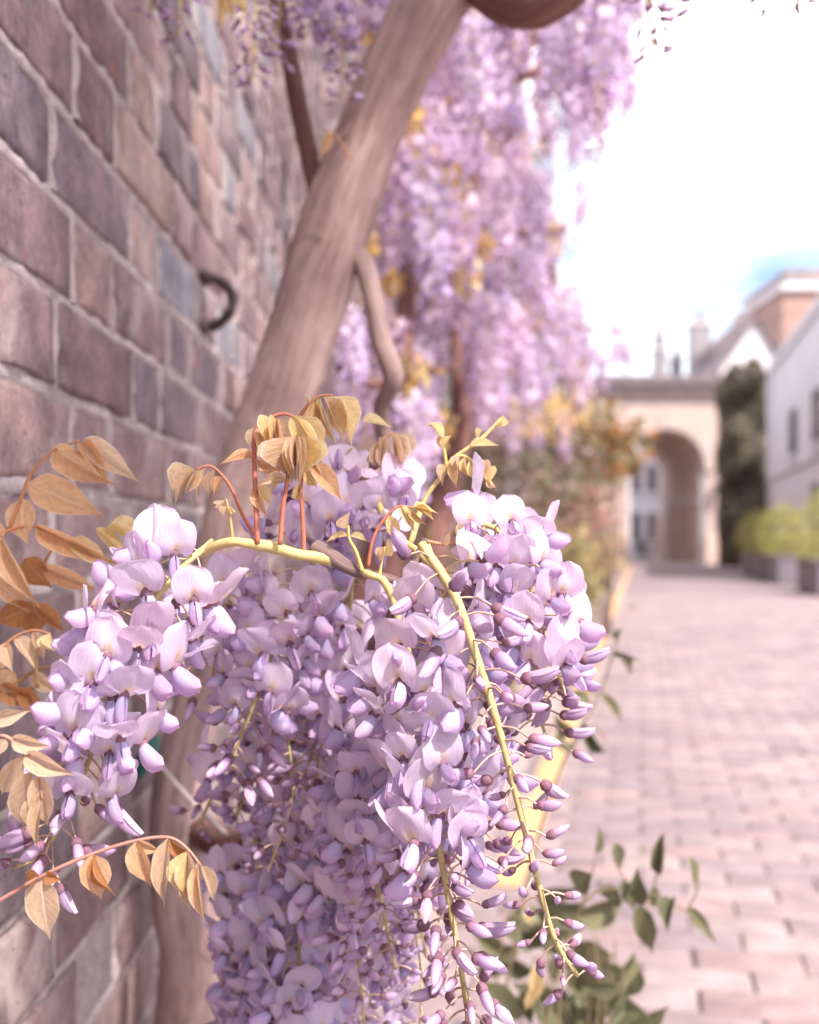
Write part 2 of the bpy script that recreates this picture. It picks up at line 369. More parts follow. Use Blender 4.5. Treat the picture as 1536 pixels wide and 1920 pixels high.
for sz, yc, zc, kind, kk, vis in cand:              # upright joints
    if not vis: continue
    ye = yc + (0.2145 if kind == 's' else 0.1025) / 2 + 0.00525
    zs_ = np.linspace(zc - 0.034, zc + 0.034, 7); a_ = rngw.normal(0, 0.0011, 7); b_ = rngw.normal(0, 0.0009, 7); o_ = 0.0026 + rngw.normal(0, 0.0012, 7)
    V = np.concatenate([np.stack([np.full(7, -0.003), ye - 0.0068 + a_, zs_], 1), np.stack([o_, ye - 0.0048 + a_, zs_], 1), np.stack([o_ + 0.0004, ye + 0.0046 + b_, zs_], 1), np.stack([np.full(7, -0.003), ye + 0.0068 + b_, zs_], 1)])
    core.add(V, [[a * 7 + i, (a + 1) * 7 + i, (a + 1) * 7 + i + 1, a * 7 + i + 1] for a in range(3) for i in range(6)], col=(0.3, 0.25, 0.24))
for k in range(0, 50):                           # struck mortar beds, ragged
    zc = Z0 + 0.075 * k
    ys = np.arange(0.3, 3.2, 0.011); n = len(ys)
    sm = np.convolve(rngw.normal(0, 1, n + 8), np.ones(5) / 5, 'same')[4:-4]
    sm2 = np.convolve(rngw.normal(0, 1, n + 8), np.ones(3) / 3, 'same')[4:-4]
    pr = 0.0012 + 0.0018 * sm + 0.0007 * rngw.standard_normal(n)
    rows_ = [(-0.0075, -0.006 * np.ones(n)), (-0.0052 + 0.0014 * sm2, pr), (0.0, pr + 0.0003), (0.0048 + 0.0016 * sm, pr - 0.0005), (0.0075, -0.006 * np.ones(n))]
    V = np.concatenate([np.stack([o_ if np.ndim(o_) else np.full(n, o_), ys, zc + (dz if np.ndim(dz) else np.full(n, dz))], 1) for dz, o_ in rows_])
    Fc = [[a * n + i, a * n + i + 1, (a + 1) * n + i + 1, (a + 1) * n + i] for a in range(4) for i in range(n - 1)]
    core.add(V, Fc, col=(0.3, 0.25, 0.24))
wall = tag(core.build('brick_wall', M['mortar'], None, WM), 'weathered mauve brown brick wall with pale mortar behind the wisteria', 'wall')
BC0 = [(0.20, 0.125, 0.125), (0.175, 0.105, 0.105), (0.24, 0.15, 0.14), (0.15, 0.105, 0.115), (0.21, 0.19, 0.205), (0.27, 0.17, 0.15), (0.185, 0.12, 0.13), (0.30, 0.19, 0.165)]
BC = [(0.98 * c[0], 1.05 * c[1], 1.09 * c[2]) for c in BC0]
def brick_geo(ln, rng):
    hh = 0.0642; ny = 5; ys = np.linspace(-ln / 2, ln / 2, ny + 1); V = []
    zs = [-hh / 2, -hh / 2 + 0.006, 0.0, hh / 2 - 0.006, hh / 2]
    for j, z in enumerate(zs):
        for i, y in enumerate(ys):
            e = j in (0, 4) or i in (0, ny)
            V.append((0.0032 - (0.0013 if e else 0) + rng.normal(0, 0.0006), y + (rng.normal(0, 0.0014) if i in (0, ny) else 0), z + (rng.normal(0, 0.0013) if j in (0, 4) else rng.normal(0, 0.002))))
    m = ny + 1
    Fc = [[j * m + i, j * m + i + 1, (j + 1) * m + i + 1, (j + 1) * m + i] for j in range(4) for i in range(ny)]
    ring = [i for i in range(m)] + [j * m + ny for j in range(1, 5)] + [4 * m + i for i in range(ny - 1, -1, -1)] + [j * m for j in range(3, 0, -1)]
    b = len(V)
    for k in ring: V.append((-0.02, V[k][1], V[k][2]))
    for k in range(len(ring)): k2 = (k + 1) % len(ring); Fc.append([ring[k2], ring[k], b + k, b + k2])
    return np.array(V), Fc
BV = {}
for kind, ln in (('s', 0.2125), ('h', 0.1005)):
    BV[kind] = []
    for k in range(12):
        g = brick_geo(ln, rngw); BV[kind].append((MB().add(*g, col=BC[k % 8]).mesh('brick', M['brick']), g))
cand.sort(key=lambda c: -c[0])
rest = MB()
for i, (sz, yc, zc, kind, k, vis) in enumerate(cand):
    Mx = WM @ Matrix.Translation((rngw.normal(0, 0.0016), yc, zc)) @ Matrix.Rotation(rngw.normal(0, 0.008), 4, 'Z') @ Matrix.Rotation(rngw.normal(0, 0.006), 4, 'X')
    if i < 298 and vis: obj('brick', BV[kind][k][0], wall, Mx)
    else: rest.add(*BV[kind][k][1], col=np.array(BC[k % 8]) * rngw.uniform(0.85, 1.15), M=Mx)
stuff(rest.build('brick_courses', M['brick'], wall))
# iron ring staple in the wall
rz = CH + (HY - 566) / F * 1.38
ring = thing('iron_ring', 'rusty iron ring staple driven into the brick wall', 'iron ring', wallp(1.38, rz, 0.003))
a = np.linspace(-1.75, 1.75, 26)
V, Fc, U = tube_geo(np.stack([0.001 + 0.034 * np.cos(a), 0.004 * np.sin(3 * a), 0.031 * np.sin(a)], 1), 0.0074 + 0.0009 * np.sin(a * 9), 8)
MB().add(V, Fc, (0.06, 0.038, 0.036), U).build('ring', M['iron'], ring, local=True)
for s in (-1, 1):
    V, Fc, U = tube_geo([(-0.012, 0, s * 0.031), (0.003, 0, s * 0.031), (0.004, 0, s * 0.031)], [0.011, 0.011, 0.008], 8)
    MB().add(V, Fc, (0.09, 0.06, 0.055), U).build('rose_plate', M['iron'], ring, local=True)
# training wires and green tie round the trunk
def wire(name, pts, r, col, label, cat):
    V, Fc, U = tube_geo(spline(pts, 24), r, 6)
    return tag(MB().add(V, Fc, col, U).build(name, M['iron'], None), label, cat)
wire('training_wire', [P(270, 1395, 0.98), P(330, 1470, 0.95), P(420, 1560, 0.93), P(520, 1620, 0.95)], 0.0022, (0.42, 0.36, 0.34), 'grey training wire stretched from the green tie past the lower trunk', 'wire')
g = MB()
for k in range(3):
    cc = P(276, 1420, 0.985)
    aa = np.linspace(0, 2 * np.pi, 14); q = np.stack([cc.x + 0.0 * aa + 0.008 * np.sin(aa), cc.y + 0.011 * np.cos(aa), cc.z + 0.010 * np.sin(aa) - 0.007 * k + 0.007], 1)
    V, Fc, U = tube_geo(q, 0.0038, 6, False); g.add(V, Fc, (0.02, 0.11, 0.095), U)
tag(g.build('plant_tie', M['stem'], None), 'dark green plastic tie knotted to the wall wire', 'tie')

# ------------------------------------------------------------------ flowers, buds, leaves: the pieces
LIL = np.array((0.80, 0.68, 0.80)); PALE = np.array((0.86, 0.81, 0.86)); VIO = np.array((0.56, 0.37, 0.59)); BLU = np.array((0.52, 0.60, 0.88)); YEL = np.array((0.86, 0.62, 0.26)); CAL = np.array((0.36, 0.20, 0.25))
def sstep(a, b, x): x = min(1, max(0, (x - a) / (b - a))); return x * x * (3 - 2 * x)
def flower_geo(rng, nu=8, nv=8, lo=False, tone=0.0):
    mb = MB(); Lb = rng.uniform(0.0200, 0.0230); Wb = rng.uniform(0.0106, 0.0124)
    th1 = R(rng.uniform(86, 124)); th0 = R(rng.uniform(62, 84)); sidec = rng.uniform(-0.16, 0.36); ph = rng.uniform(0, 6.28); roll = rng.uniform(-0.25, 0.25)
    def integ(v):
        x = z = 0.0
        for k in range(6):
            q = (k + 0.5) / 6 * v; th = th0 + (th1 - th0) * sstep(0, 0.45, q); x += math.cos(th) / 6 * v; z += math.sin(th) / 6 * v
        th = th0 + (th1 - th0) * sstep(0, 0.45, v); return x * Lb, z * Lb, th
    def ban(u, v):
        x, z, th = integ(v); vv = 0.05 + 0.95 * v
        w = Wb * (max(0.0, 1 - abs(2 * vv ** 0.86 - 1) ** 2.3) ** 0.5 + 0.03) * (1 + 0.05 * math.sin(5 * v + ph))
        off = -sidec * abs(u) ** 2 * w + 0.0016 * math.exp(-(u / 0.16) ** 2) * -1 * (1 - v) + 0.0007 * math.sin(ph + 4 * u + 5 * v)
        off += 0.0012 * math.exp(-((abs(u) - 0.2) / 0.12) ** 2) * math.exp(-(v / 0.22) ** 2)
        edge = max(abs(u), (v - 0.5) * 2) ** 5
        q = np.array((0.0035 + x + off * math.sin(th), u * w * math.cos(roll), 0.001 + z - off * math.cos(th) + u * w * math.sin(roll) * 0.4 - 0.0042 * (1 - v) ** 2 * abs(u) ** 1.5))
        y = math.exp(-((v - 0.16) / 0.17) ** 2) * math.exp(-(u * w / 0.0026) ** 2)
        pal = math.exp(-((v - 0.38) / 0.25) ** 2) * math.exp(-(u / 0.5) ** 2)
        c = LIL * (1 - 0.0 * edge) * (1 - pal * 0.7) + PALE * pal * 0.7; c = c * (1 - 0.35 * edge) + (VIO * 0.45 + PALE * 0.62) * 0.35 * edge
        c = c * (1 - y * 0.85) + YEL * y * 0.85
        return q, c * (1 + tone)
    V, Fc, C, U = grid_geo(nu, nv, ban); mb.add(V, Fc, C, U)
    Lw = rng.uniform(0.0155, 0.0185); dip = R(rng.uniform(-52, -8)); spread = rng.uniform(0.8, 1.35); bl = rng.uniform(0.55, 1.0)
    for s in (-1, 1):
        dy = rng.uniform(-0.12, 0.12)
        def wing(u, v):
            hgt = 0.0054 * (max(0.0, 1 - abs(2 * (0.04 + 0.96 * v) ** 1.12 - 1) ** 2.2) ** 0.5 + 0.04)
            a = dip + R(22) * v * v + dy
            ax = np.array((math.cos(a), 0, math.sin(a))); upv = np.array((-math.sin(a), 0, math.cos(a)))
            y = s * (0.0004 + spread * 0.0031 * (1 - u * u) * math.sin(math.pi * min(1, 0.1 + 0.84 * v)) ** 0.6)
            q = np.array((0.0035, 0, -0.0006)) + ax * Lw * v + upv * hgt * u; q[1] += y
            b = sstep(0.12, 0.8, 1 - v) * bl * (0.35 + 0.65 * sstep(-0.7, 0.5, u)); e = max(abs(u), v) ** 3
            c = (LIL * 0.72 + VIO * 0.28) * (1 - b) + (BLU * 0.62 + PALE * 0.38) * b; c = c * (1 - 0.45 * e) + np.array((0.60, 0.34, 0.62)) * 0.45 * e
            return q, c * (1 + tone)
        V, Fc, C, U = grid_geo(4 if not lo else 2, 6 if not lo else 3, wing); mb.add(V, Fc, C, U)
    n = 6 if not lo else 4
    V, Fc, U = tube_geo([(-0.0012, 0, 0), (0.0006, 0, 0), (0.0032, 0, 0), (0.0056, 0, 0)], [0.0008, 0.0023, 0.0030, 0.0027], n); mb.add(V, Fc, CAL * rng.uniform(0.85, 1.35), U)
    return mb
def bud_geo(rng, s, lo=False):                   # s 0 small .. 1 about to open
    mb = MB(); Lp = 0.0075 + 0.0105 * s; Rr = 0.0020 + 0.0012 * s; bend = rng.uniform(0.05, 0.35); op = rng.uniform(0, 0.5) * s
    n = 8 if not lo else 5; ns = 9 if not lo else 5
    tt = np.linspace(0, 1, ns); prof = Rr * 1.12 * np.sin(np.pi * np.clip(0.13 + 0.87 * tt, 0, 1) ** 0.95) ** 0.72 + 0.00015
    pts = np.stack([0.0016 + Lp * tt, np.zeros(ns), Lp * bend * (tt ** 2 - 0.35 * tt)], 1)
    V, Fc, U = tube_geo(pts, prof, n)
    V = V.reshape(ns, n, 3); ctr = pts[:, None, :]; dV = V - ctr; dV[:, :, 1] *= 0.78; V = (ctr + dV).reshape(-1, 3)
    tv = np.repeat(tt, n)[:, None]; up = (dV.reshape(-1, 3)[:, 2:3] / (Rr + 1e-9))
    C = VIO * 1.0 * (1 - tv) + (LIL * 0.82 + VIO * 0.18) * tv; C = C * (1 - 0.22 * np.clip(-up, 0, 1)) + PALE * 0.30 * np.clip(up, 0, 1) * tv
    tip = np.clip((tv - 0.86) / 0.14, 0, 1); C = C * (1 - 0.5 * tip) + np.array((0.32, 0.13, 0.40)) * 0.5 * tip
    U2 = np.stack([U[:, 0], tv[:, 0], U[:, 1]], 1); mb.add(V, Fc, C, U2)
    lc = 0.0036 + 0.0012 * s
    V, Fc, U = tube_geo([(-0.0010, 0, 0), (0.0004, 0, 0), (lc * 0.5, 0, -0.0001), (lc, 0, 0.0002)], [0.0007, Rr * 0.85, Rr * 1.12, Rr * 1.05], n, True); mb.add(V, Fc, CAL * rng.uniform(0.9, 1.4), U)
    if op > 0.2 and not lo:
        def flap(u, v):
            q = np.array((0.004 + Lp * 0.85 * v, u * Rr * 1.15 * math.sin(math.pi * (0.15 + 0.8 * v)), Rr * (1.0 + op * 1.6 * v) - 0.0018 * u * u))
            return q, LIL * 0.85 + VIO * 0.15 * (1 - v)
        V, Fc, C, U = grid_geo(4, 4, flap); mb.add(V, Fc, C, U)
    return mb
rf = np.random.default_rng(21)
FL = [flower_geo(rf, tone=rf.uniform(-0.08, 0.10)) for _ in range(12)]; FLM = [b.mesh('flower', M['petal']) for b in FL]
BU = [bud_geo(rf, s) for s in (0.0, 0.12, 0.25, 0.35, 0.45, 0.55, 0.65, 0.75, 0.85, 0.92, 1.0)]; BUM = [b.mesh('bud', M['petal']) for b in BU]
FLO = [flower_geo(rf, 4, 4, True, rf.uniform(-0.1, 0.1)) for _ in range(8)]; BUO = [bud_geo(rf, s, True) for s in (0.0, 0.3, 0.6, 0.9)]
def geo(b):
    return np.concatenate(b.v), b.f, np.concatenate(b.c), np.concatenate(b.u)
FLG = [geo(b) for b in FL]; BUG = [geo(b) for b in BU]; FLOG = [geo(b) for b in FLO]; BUOG = [geo(b) for b in BUO]
RACH = np.array((0.54, 0.44, 0.20)); PED = np.array((0.50, 0.34, 0.27))
def frame(p, f, up=Vector((0, 0, 1)), sc=1.0):
    f = f.normalized(); y = up.cross(f)
    if y.length < 1e-4: y = Vector((0, 1, 0))
    y.normalize(); z = f.cross(y)
    return Matrix(((f.x * sc, y.x * sc, z.x * sc, p.x), (f.y * sc, y.y * sc, z.y * sc, p.y), (f.z * sc, y.z * sc, z.z * sc, p.z), (0, 0, 0, 1)))
COUNT = {'flower': 0, 'bud': 0}
def raceme_nodes(pts3, n, stage, rng, plen, front=0.0, hang=0.25, sc=1.0, start=0.04):
    """list of (kind, s, base point, end point, matrix)"""
    sp = spline(pts3, 80); seg = np.linalg.norm(np.diff(sp, axis=0), axis=1); cum = np.concatenate([[0], np.cumsum(seg)]); Ltot = cum[-1]
    res = []; phi = rng.uniform(0, 6.28)
    for i in range(n):
        q = start + (1 - start) * ((i + rng.uniform(-0.3, 0.3)) / n); q = min(0.995, max(0.0, q))
        k = min(78, int(np.searchsorted(cum, q * Ltot))); k = max(1, k)
        p = Vector(sp[k]); T = Vector(sp[min(79, k + 1)] - sp[k - 1]).normalized()
        phi += 2.39996 + rng.uniform(-0.35, 0.35)
        e1 = T.cross(Vector((0, 1, 0)));  e1 = e1.normalized() if e1.length > 0.05 else Vector((1, 0, 0)); e2 = T.cross(e1)
        o = e1 * math.cos(phi) + e2 * math.sin(phi)
        if o.y > 0.1 and rng.random() < front: o.y = -o.y
        st = stage(q); st = (st[0], min(1, max(0, st[1] + rng.uniform(-0.12, 0.12))))
        pl = plen(q) * rng.uniform(0.75, 1.2)
        d = (o + T * rng.uniform(0.05, 0.5)).normalized(); end = p + d * pl + Vector((0, 0, -0.12 * pl))
        if st[0] == 'f':
            f = (o * rng.uniform(0.6, 1.0) + Vector((rng.normal(0, 0.22), rng.normal(0, 0.22), -hang * rng.uniform(0.2, 1.5))))
            up = Vector((rng.normal(0, 0.22), rng.normal(0, 0.22), 1))
        else:
            f = (d + Vector((rng.normal(0, 0.34), rng.normal(0, 0.34), rng.normal(-0.14, 0.40)))); up = Vector((rng.normal(0, 0.3), rng.normal(0, 0.3), 1))
        s2 = sc * (rng.uniform(0.85, 1.1) if st[0] == 'f' else rng.uniform(0.72, 1.12))
        res.append((st[0], st[1], p, end, frame(end, f, up, s2), f.normalized()))
    return sp, res
def stem_into(mb, sp, nodes, r0, r1, sides=6, pr=0.00055, psides=4, pn=5, rcol=RACH):
    n = len(sp); V, Fc, U = tube_geo(sp[::3] if sides < 6 else sp[::2], np.linspace(r0, r1, len(sp[::3] if sides < 6 else sp[::2])), sides)
    tv = np.clip(U[:, 2:3] / (U[-1, 2] + 1e-9), 0, 1); mb.add(V, Fc, rcol * (1 - 0.15 * tv), U)
    for kind, s, p, e, Mx, f in nodes:
        mid = (p + e) / 2 + Vector((0, 0, (e - p).length * 0.12)); V, Fc, U = tube_geo(spline([p, mid, e - f * 0.0004], pn), pr, psides, False)
        mb.add(V, Fc, PED * RNG.uniform(0.8, 1.25) if kind == 'b' else PED * 0.8 + RACH * 0.25, U)
def near_raceme(parent, pts, n, stage, seed, plen, front=0.35, hang=0.45, sc=1.0, r0=0.0019, r1=0.0009, single=True, label=None, lo=False, start=0.04, cull=None):
    rng = np.random.default_rng(seed)
    pts3 = [P(*q) for q in pts]
    sp, nodes = raceme_nodes(pts3, n, stage, rng, plen, front, hang, sc * 0.86, start)
    if cull: nodes = [q for q in nodes if not cull(q)]
    mb = MB(); stem_into(mb, sp, nodes, r0, r1)
    if single:
        o = mb.build('raceme', M['stem'], parent)
        if label: o['label'] = label
        for kind, s, p, e, Mx, f in nodes:
            if kind == 'f' and COUNT['flower'] < 300: obj('flower', FLM[rng.integers(12)], o, Mx); COUNT['flower'] += 1
            elif kind == 'b': obj('bud', BUM[int(round(s * 10))], o, Mx); COUNT['bud'] += 1
        return o
    for kind, s, p, e, Mx, f in nodes:
        G = (FLOG[rng.integers(8)] if lo else FLG[rng.integers(12)]) if kind == 'f' else (BUOG[int(round(s * 3))] if lo else BUG[int(round(s * 10))])
        mb.add(G[0], G[1], G[2] * rng.uniform(0.9, 1.08), G[3], Mx, mi=1)
    o = mb.build('raceme', [M['stem'], M['petal']], parent)
    if label: o['label'] = label
    return o
# leaflets -----------------------------------------------------------------------------------
def leaflet_mesh(rng, fold, droop, wave, mat, nu=6, nv=10):
    def fn(u, v):
        w = 0.53 * (math.sin(math.pi * min(1, v ** 0.72)) ** 0.85) * (1 - 0.62 * sstep(0.6, 0.95, v)) + 0.012 * (1 - v)
        w *= 1 + 0.035 * math.sin(23 * v + 9 * abs(u))
        z = fold * abs(u) * w - droop * v * v + wave * math.sin(9 * v + 3 * u + rng0) * abs(u) * 0.5
        return np.array((u * w * (1 - 0.25 * min(1, fold)), v, z)), (1, 1, 1)
    rng0 = rng.uniform(0, 6)
    V, Fc, C, U = grid_geo(nu, nv, fn)
    return MB().add(V, Fc, C, U).mesh('leaflet', mat)
rl = np.random.default_rng(5); LCACHE = {}
FOLDS = [(0.15, 0.10, 0.03), (0.45, 0.18, 0.04), (0.8, 0.05, 0.03), (1.6, 0.08, 0.02), (0.3, 0.3, 0.06)]
def leaflet(parent, a, b, wid, mat='leaf_orange', shape=None, roll=None, name='leaflet', flip=False):
    """a, b: world base and tip; wid: width over length"""
    k = rl.integers(5) if shape is None else shape
    key = (k, mat)
    if key not in LCACHE: LCACHE[key] = leaflet_mesh(rl, *FOLDS[k], M[mat])
    d = b - a; Ln = d.length; y = d / Ln
    roll = rl.uniform(-0.7, 0.7) if roll is None else roll
    z = Vector((0, -1, 0.25)); z = (z - y * z.dot(y)).normalized(); x = y.cross(z); z = x.cross(y)
    Q = Matrix.Rotation(roll, 3, y); x = Q @ x; z = Q @ z
    wl = Ln * wid
    Mx = Matrix(((x.x * wl, y.x * Ln, z.x * Ln, a.x), (x.y * wl, y.y * Ln, z.y * Ln, a.y), (x.z * wl, y.z * Ln, z.z * Ln, a.z), (0, 0, 0, 1)))
    return obj(name, LCACHE[key], parent, Mx)
def leaf(parent, rach, leaves, Y, mat='leaf_orange', r=0.0007, rcol=(0.45, 0.22, 0.12), name='leaf', dy=0.006, lname='leaflet'):
    """rach: photo points of the stalk, leaves: (bx,by,tx,ty,width px[,mat[,shape[,roll]]])"""
    pts = [P(q[0], q[1], q[2] if len(q) > 2 else Y) for q in rach]
    V, Fc, U = tube_geo(spline(pts, 6 * len(pts)), np.linspace(r * 1.3, r * 0.7, 6 * len(pts)), 6)
    o = MB().add(V, Fc, rcol, U).build(name, M['stem'], parent)
    for q in leaves:
        bx, by, tx, ty, wd = q[:5]; mt = q[5] if len(q) > 5 and q[5] else mat
        Y0 = Y + rl.uniform(-0.001, 0.001); Y1 = Y + rl.uniform(-dy, dy)
        a, b = P(bx, by, Y0), P(tx, ty, Y1)
        leaflet(o, a, b, wd / max(10, math.hypot(tx - bx, ty - by)), mt, q[6] if len(q) > 6 else None, q[7] if len(q) > 7 else None, lname)
    return o
def limb(name, parent, pts, mat, sides=14, n=None, wob=0.03, label=None, seed=0, knot=()):
    """pts: (px, py, Y, width px)"""
    c = [P(a, b, Y) for a, b, Y, w in pts]; rr = [w / 2 / F * Y for a, b, Y, w in pts]
    n = n or 7 * len(pts)
    sp = spline(c, n); rad = spline([(q, 0, 0) for q in rr], n)[:, 0]
    rg = np.random.default_rng(seed); V, Fc, U = tube_geo(sp, rad, sides)
    V = V.reshape(n, sides, 3); ph = rg.uniform(0, 6.28, 4)
    ang = np.linspace(0, 2 * np.pi, sides, endpoint=False)[None, :]; s = np.linspace(0, 1, n)[:, None] * n / 7
    m = 1 + wob * (np.sin(2 * ang + 0.8 * s + ph[0]) + 0.7 * np.sin(3 * ang - 0.5 * s + ph[1]) + 0.6 * np.sin(5 * ang + 0.3 * s + ph[2])) + wob * 0.5 * rg.standard_normal((n, sides))
    V = sp[:, None, :] + (V - sp[:, None, :]) * m[:, :, None]
    o = MB().add(V.reshape(-1, 3), Fc, (1, 1, 1), U).build(name, M[mat], parent)
    if label: o['label'] = label
    return o

# ------------------------------------------------------------------ the near wisteria
vine = thing('wisteria_vine', 'wisteria with thick leaning trunk and lilac flower clusters against brick wall', 'wisteria', P(300, 2400, 1.12))
limb('trunk', vine, [(940, -190, 1.02, 121), (880, -90, 1.03, 130), (812, 5, 1.04, 135), (748, 125, 1.05, 130), (697, 240, 1.06, 123), (648, 370, 1.07, 132), (606, 490, 1.08, 130), (574, 600, 1.09, 128),
     (535, 715, 1.10, 132), (492, 830, 1.11, 128), (452, 930, 1.11, 120), (418, 1050, 1.10, 106), (392, 1200, 1.09, 93), (368, 1330, 1.08, 90), (340, 1450, 1.07, 97), (335, 1570, 1.06, 111), (350, 1690, 1.05, 130), (362, 1800, 1.05, 130), (345, 1930, 1.06, 121), (310, 2150, 1.10, 147), (300, 2450, 1.13, 200)], 'bark', 28, 150, 0.03, seed=3)
limb('limb', vine, [(880, -60, 1.03, 100), (960, 2, 1.0, 92), (1030, 0, 0.98, 84), (1110, -70, 0.97, 80), (1250, -200, 1.0, 70)], 'bark_dark', 16, 40, 0.03, seed=5)
limb('branch', vine, [(600, 360, 1.08, 44), (586, 320, 1.08, 36), (568, 240, 1.07, 36), (548, 140, 1.05, 34), (530, 50, 1.04, 30), (505, -80, 1.03, 28)], 'bark_dark', 10, 34, 0.03, seed=6)
limb('branch', vine, [(640, 470, 1.08, 40), (680, 492, 1.07, 40), (700, 560, 1.06, 36), (716, 640, 1.06, 38), (738, 700, 1.06, 40), (730, 735, 1.07, 36), (715, 775, 1.09, 34), (735, 900, 1.12, 32)], 'bark', 10, 44, 0.04, seed=7)
limb('branch', vine, [(400, 1180, 1.08, 50), (470, 1240, 0.9, 40), (560, 1225, 0.78, 36), (660, 1235, 0.66, 30), (724, 1180, 0.57, 26), (748, 1110, 0.53, 22), (790, 1035, 0.53, 20), (800, 1010, 0.53, 16)], 'bark', 10, 50, 0.04, seed=8)
limb('branch', vine, [(380, 1560, 1.05, 60), (440, 1590, 0.92, 60), (520, 1555, 0.84, 64), (580, 1530, 0.80, 50), (640, 1480, 0.76, 36)], 'bark_dark', 10, 30, 0.05, seed=9)
limb('branch', vine, [(758, 1095, 0.525, 15), (735, 1086, 0.522, 16), (700, 1078, 0.52, 19), (668, 1070, 0.518, 24), (640, 1056, 0.516, 30), (614, 1038, 0.515, 30), (592, 1024, 0.514, 28), (588, 1021, 0.514, 22)], 'bark', 12, 40, 0.04, seed=10, label='short woody spur with a cut end')
# yellow green shoot
def shoot(pts, w0, w1, col=(0.56, 0.44, 0.19), name='shoot', n=40):
    c = spline([P(*q) for q in pts], n); Y = pts[0][2]
    rad = np.linspace(w0, w1, n) / 2 / F * Y * (1 + 0.10 * np.sin(np.linspace(0, 17, n)))
    V, Fc, U = tube_geo(c, rad, 10); return MB().add(V, Fc, col, U).build(name, M['stem'], vine)
shoot([(630, 1052, 0.518), (606, 1046, 0.5135), (560, 1040, 0.51), (510, 1026, 0.51), (470, 1020, 0.51), (435, 1016, 0.51), (400, 1026, 0.515), (375, 1040, 0.52)], 26, 15)
shoot([(684, 1074, 0.514), (700, 1080, 0.511), (718, 1088, 0.51), (735, 1120, 0.51), (750, 1170, 0.51), (768, 1238, 0.512)], 15, 13)
shoot([(655, 845, 0.60), (690, 900, 0.59), (710, 945, 0.58), (740, 1000, 0.56), (790, 1040, 0.53), (830, 1080, 0.51)], 10, 14)
shoot([(770, 1020, 0.55), (795, 940, 0.56), (830, 890, 0.56), (852, 858, 0.56), (900, 825, 0.56), (940, 785, 0.56)], 11, 6)
FP = lambda a, b: (lambda q: a + (b - a) * q)
# right hand raceme of buds
near_raceme(vine, [(790, 1020, 0.515), (850, 1110, 0.50), (890, 1220, 0.497), (925, 1330, 0.495), (950, 1420, 0.495), (975, 1520, 0.495), (1003, 1630, 0.495), (1040, 1760, 0.497), (1088, 1838, 0.5)], 66,
    lambda q: ('f', 1) if q < 0.36 and math.sin(q * 700) > 0.35 else ('b', 1.0 - 0.85 * sstep(0.15, 0.85, q)), 31, lambda q: 0.0215 - 0.0135 * q, front=0.2, r0=0.0024, r1=0.0011, label='long raceme of closed mauve buds on yellow green stalk')
# centre raceme
near_raceme(vine, [(745, 1130, 0.515), (775, 1250, 0.51), (800, 1380, 0.51), (808, 1480, 0.508), (822, 1580, 0.506), (842, 1690, 0.505), (862, 1800, 0.505), (884, 1945, 0.505)], 84,
    lambda q: ('f', 1) if q < 0.50 or (q < 0.60 and math.sin(q * 900) > 0) else ('b', 1.0 - 0.45 * sstep(0.6, 1.0, q)), 32, lambda q: 0.021 - 0.010 * q, front=0.45, hang=0.5, r0=0.0020, r1=0.0015, label='raceme with open pale lilac flowers above long buds')
# flowers filling between the two
near_raceme(vine, [(800, 1020, 0.53), (840, 1130, 0.535), (860, 1260, 0.54), (865, 1400, 0.54), (870, 1520, 0.54), (880, 1620, 0.54)], 52, lambda q: ('f', 1) if q < 0.8 else ('b', 0.9), 33, lambda q: 0.022 - 0.006 * q, front=0.3, hang=0.5)
# far right raceme
near_raceme(vine, [(850, 1000, 0.55), (915, 985, 0.545), (970, 1040, 0.54), (1010, 1150, 0.54), (1038, 1240, 0.54), (1060, 1300, 0.54)], 46, lambda q: ('f', 1) if q < 0.80 else ('b', 1.0), 34, lambda q: 0.020 - 0.006 * q, front=0.3, hang=0.5, r0=0.0016)
near_raceme(vine, [(900, 1010, 0.57), (960, 1080, 0.57), (990, 1200, 0.57), (1010, 1330, 0.57), (1030, 1400, 0.57)], 36, lambda q: ('f', 1) if q < 0.55 else ('b', 0.95), 35, lambda q: 0.022 - 0.008 * q, front=0.3, hang=0.5)
# left raceme of open flowers
near_raceme(vine, [(400, 1015, 0.52), (330, 1075, 0.51), (262, 1170, 0.50), (214, 1290, 0.495), (176, 1400, 0.495), (132, 1510, 0.50), (78, 1600, 0.50), (20, 1630, 0.50)], 74,
    lambda q: ('f', 1) if q < 0.64 else ('b', 1.0 - 0.6 * sstep(0.66, 1, q)), 36, lambda q: 0.0245 - 0.012 * q, front=0.75, hang=0.65, sc=1.06, cull=lambda q: q[0] == 'b' and int(q[2].z * 1e5) % 5 < 2, label='raceme of wide open lilac flowers with blue keels')
# shaded racemes behind the shoot
near_raceme(vine, [(590, 1050, 0.60), (560, 1110, 0.60), (520, 1200, 0.60), (480, 1310, 0.60), (430, 1440, 0.60)], 46, lambda q: ('f', 1) if q < 0.72 else ('b', 0.85), 37, lambda q: 0.023 - 0.008 * q, front=0.6, hang=0.55)
near_raceme(vine, [(800, 960, 0.60), (730, 940, 0.60), (650, 935, 0.60), (590, 960, 0.61), (560, 1020, 0.61)], 30, lambda q: ('f', 1), 38, lambda q: 0.018, front=0.5, hang=0.2, start=0.1)
near_raceme(vine, [(420, 1040, 0.62), (420, 1110, 0.62), (410, 1200, 0.62), (395, 1290, 0.62)], 24, lambda q: ('f', 1) if q < 0.8 else ('b', 0.9), 39, lambda q: 0.020, front=0.5, hang=0.5)
near_raceme(vine, [(660, 1060, 0.63), (655, 1150, 0.63), (640, 1260, 0.63), (610, 1370, 0.63), (590, 1470, 0.63)], 44, lambda q: ('f', 1) if q < 0.75 else ('b', 0.85), 40, lambda q: 0.022, front=0.5, hang=0.5, single=False)
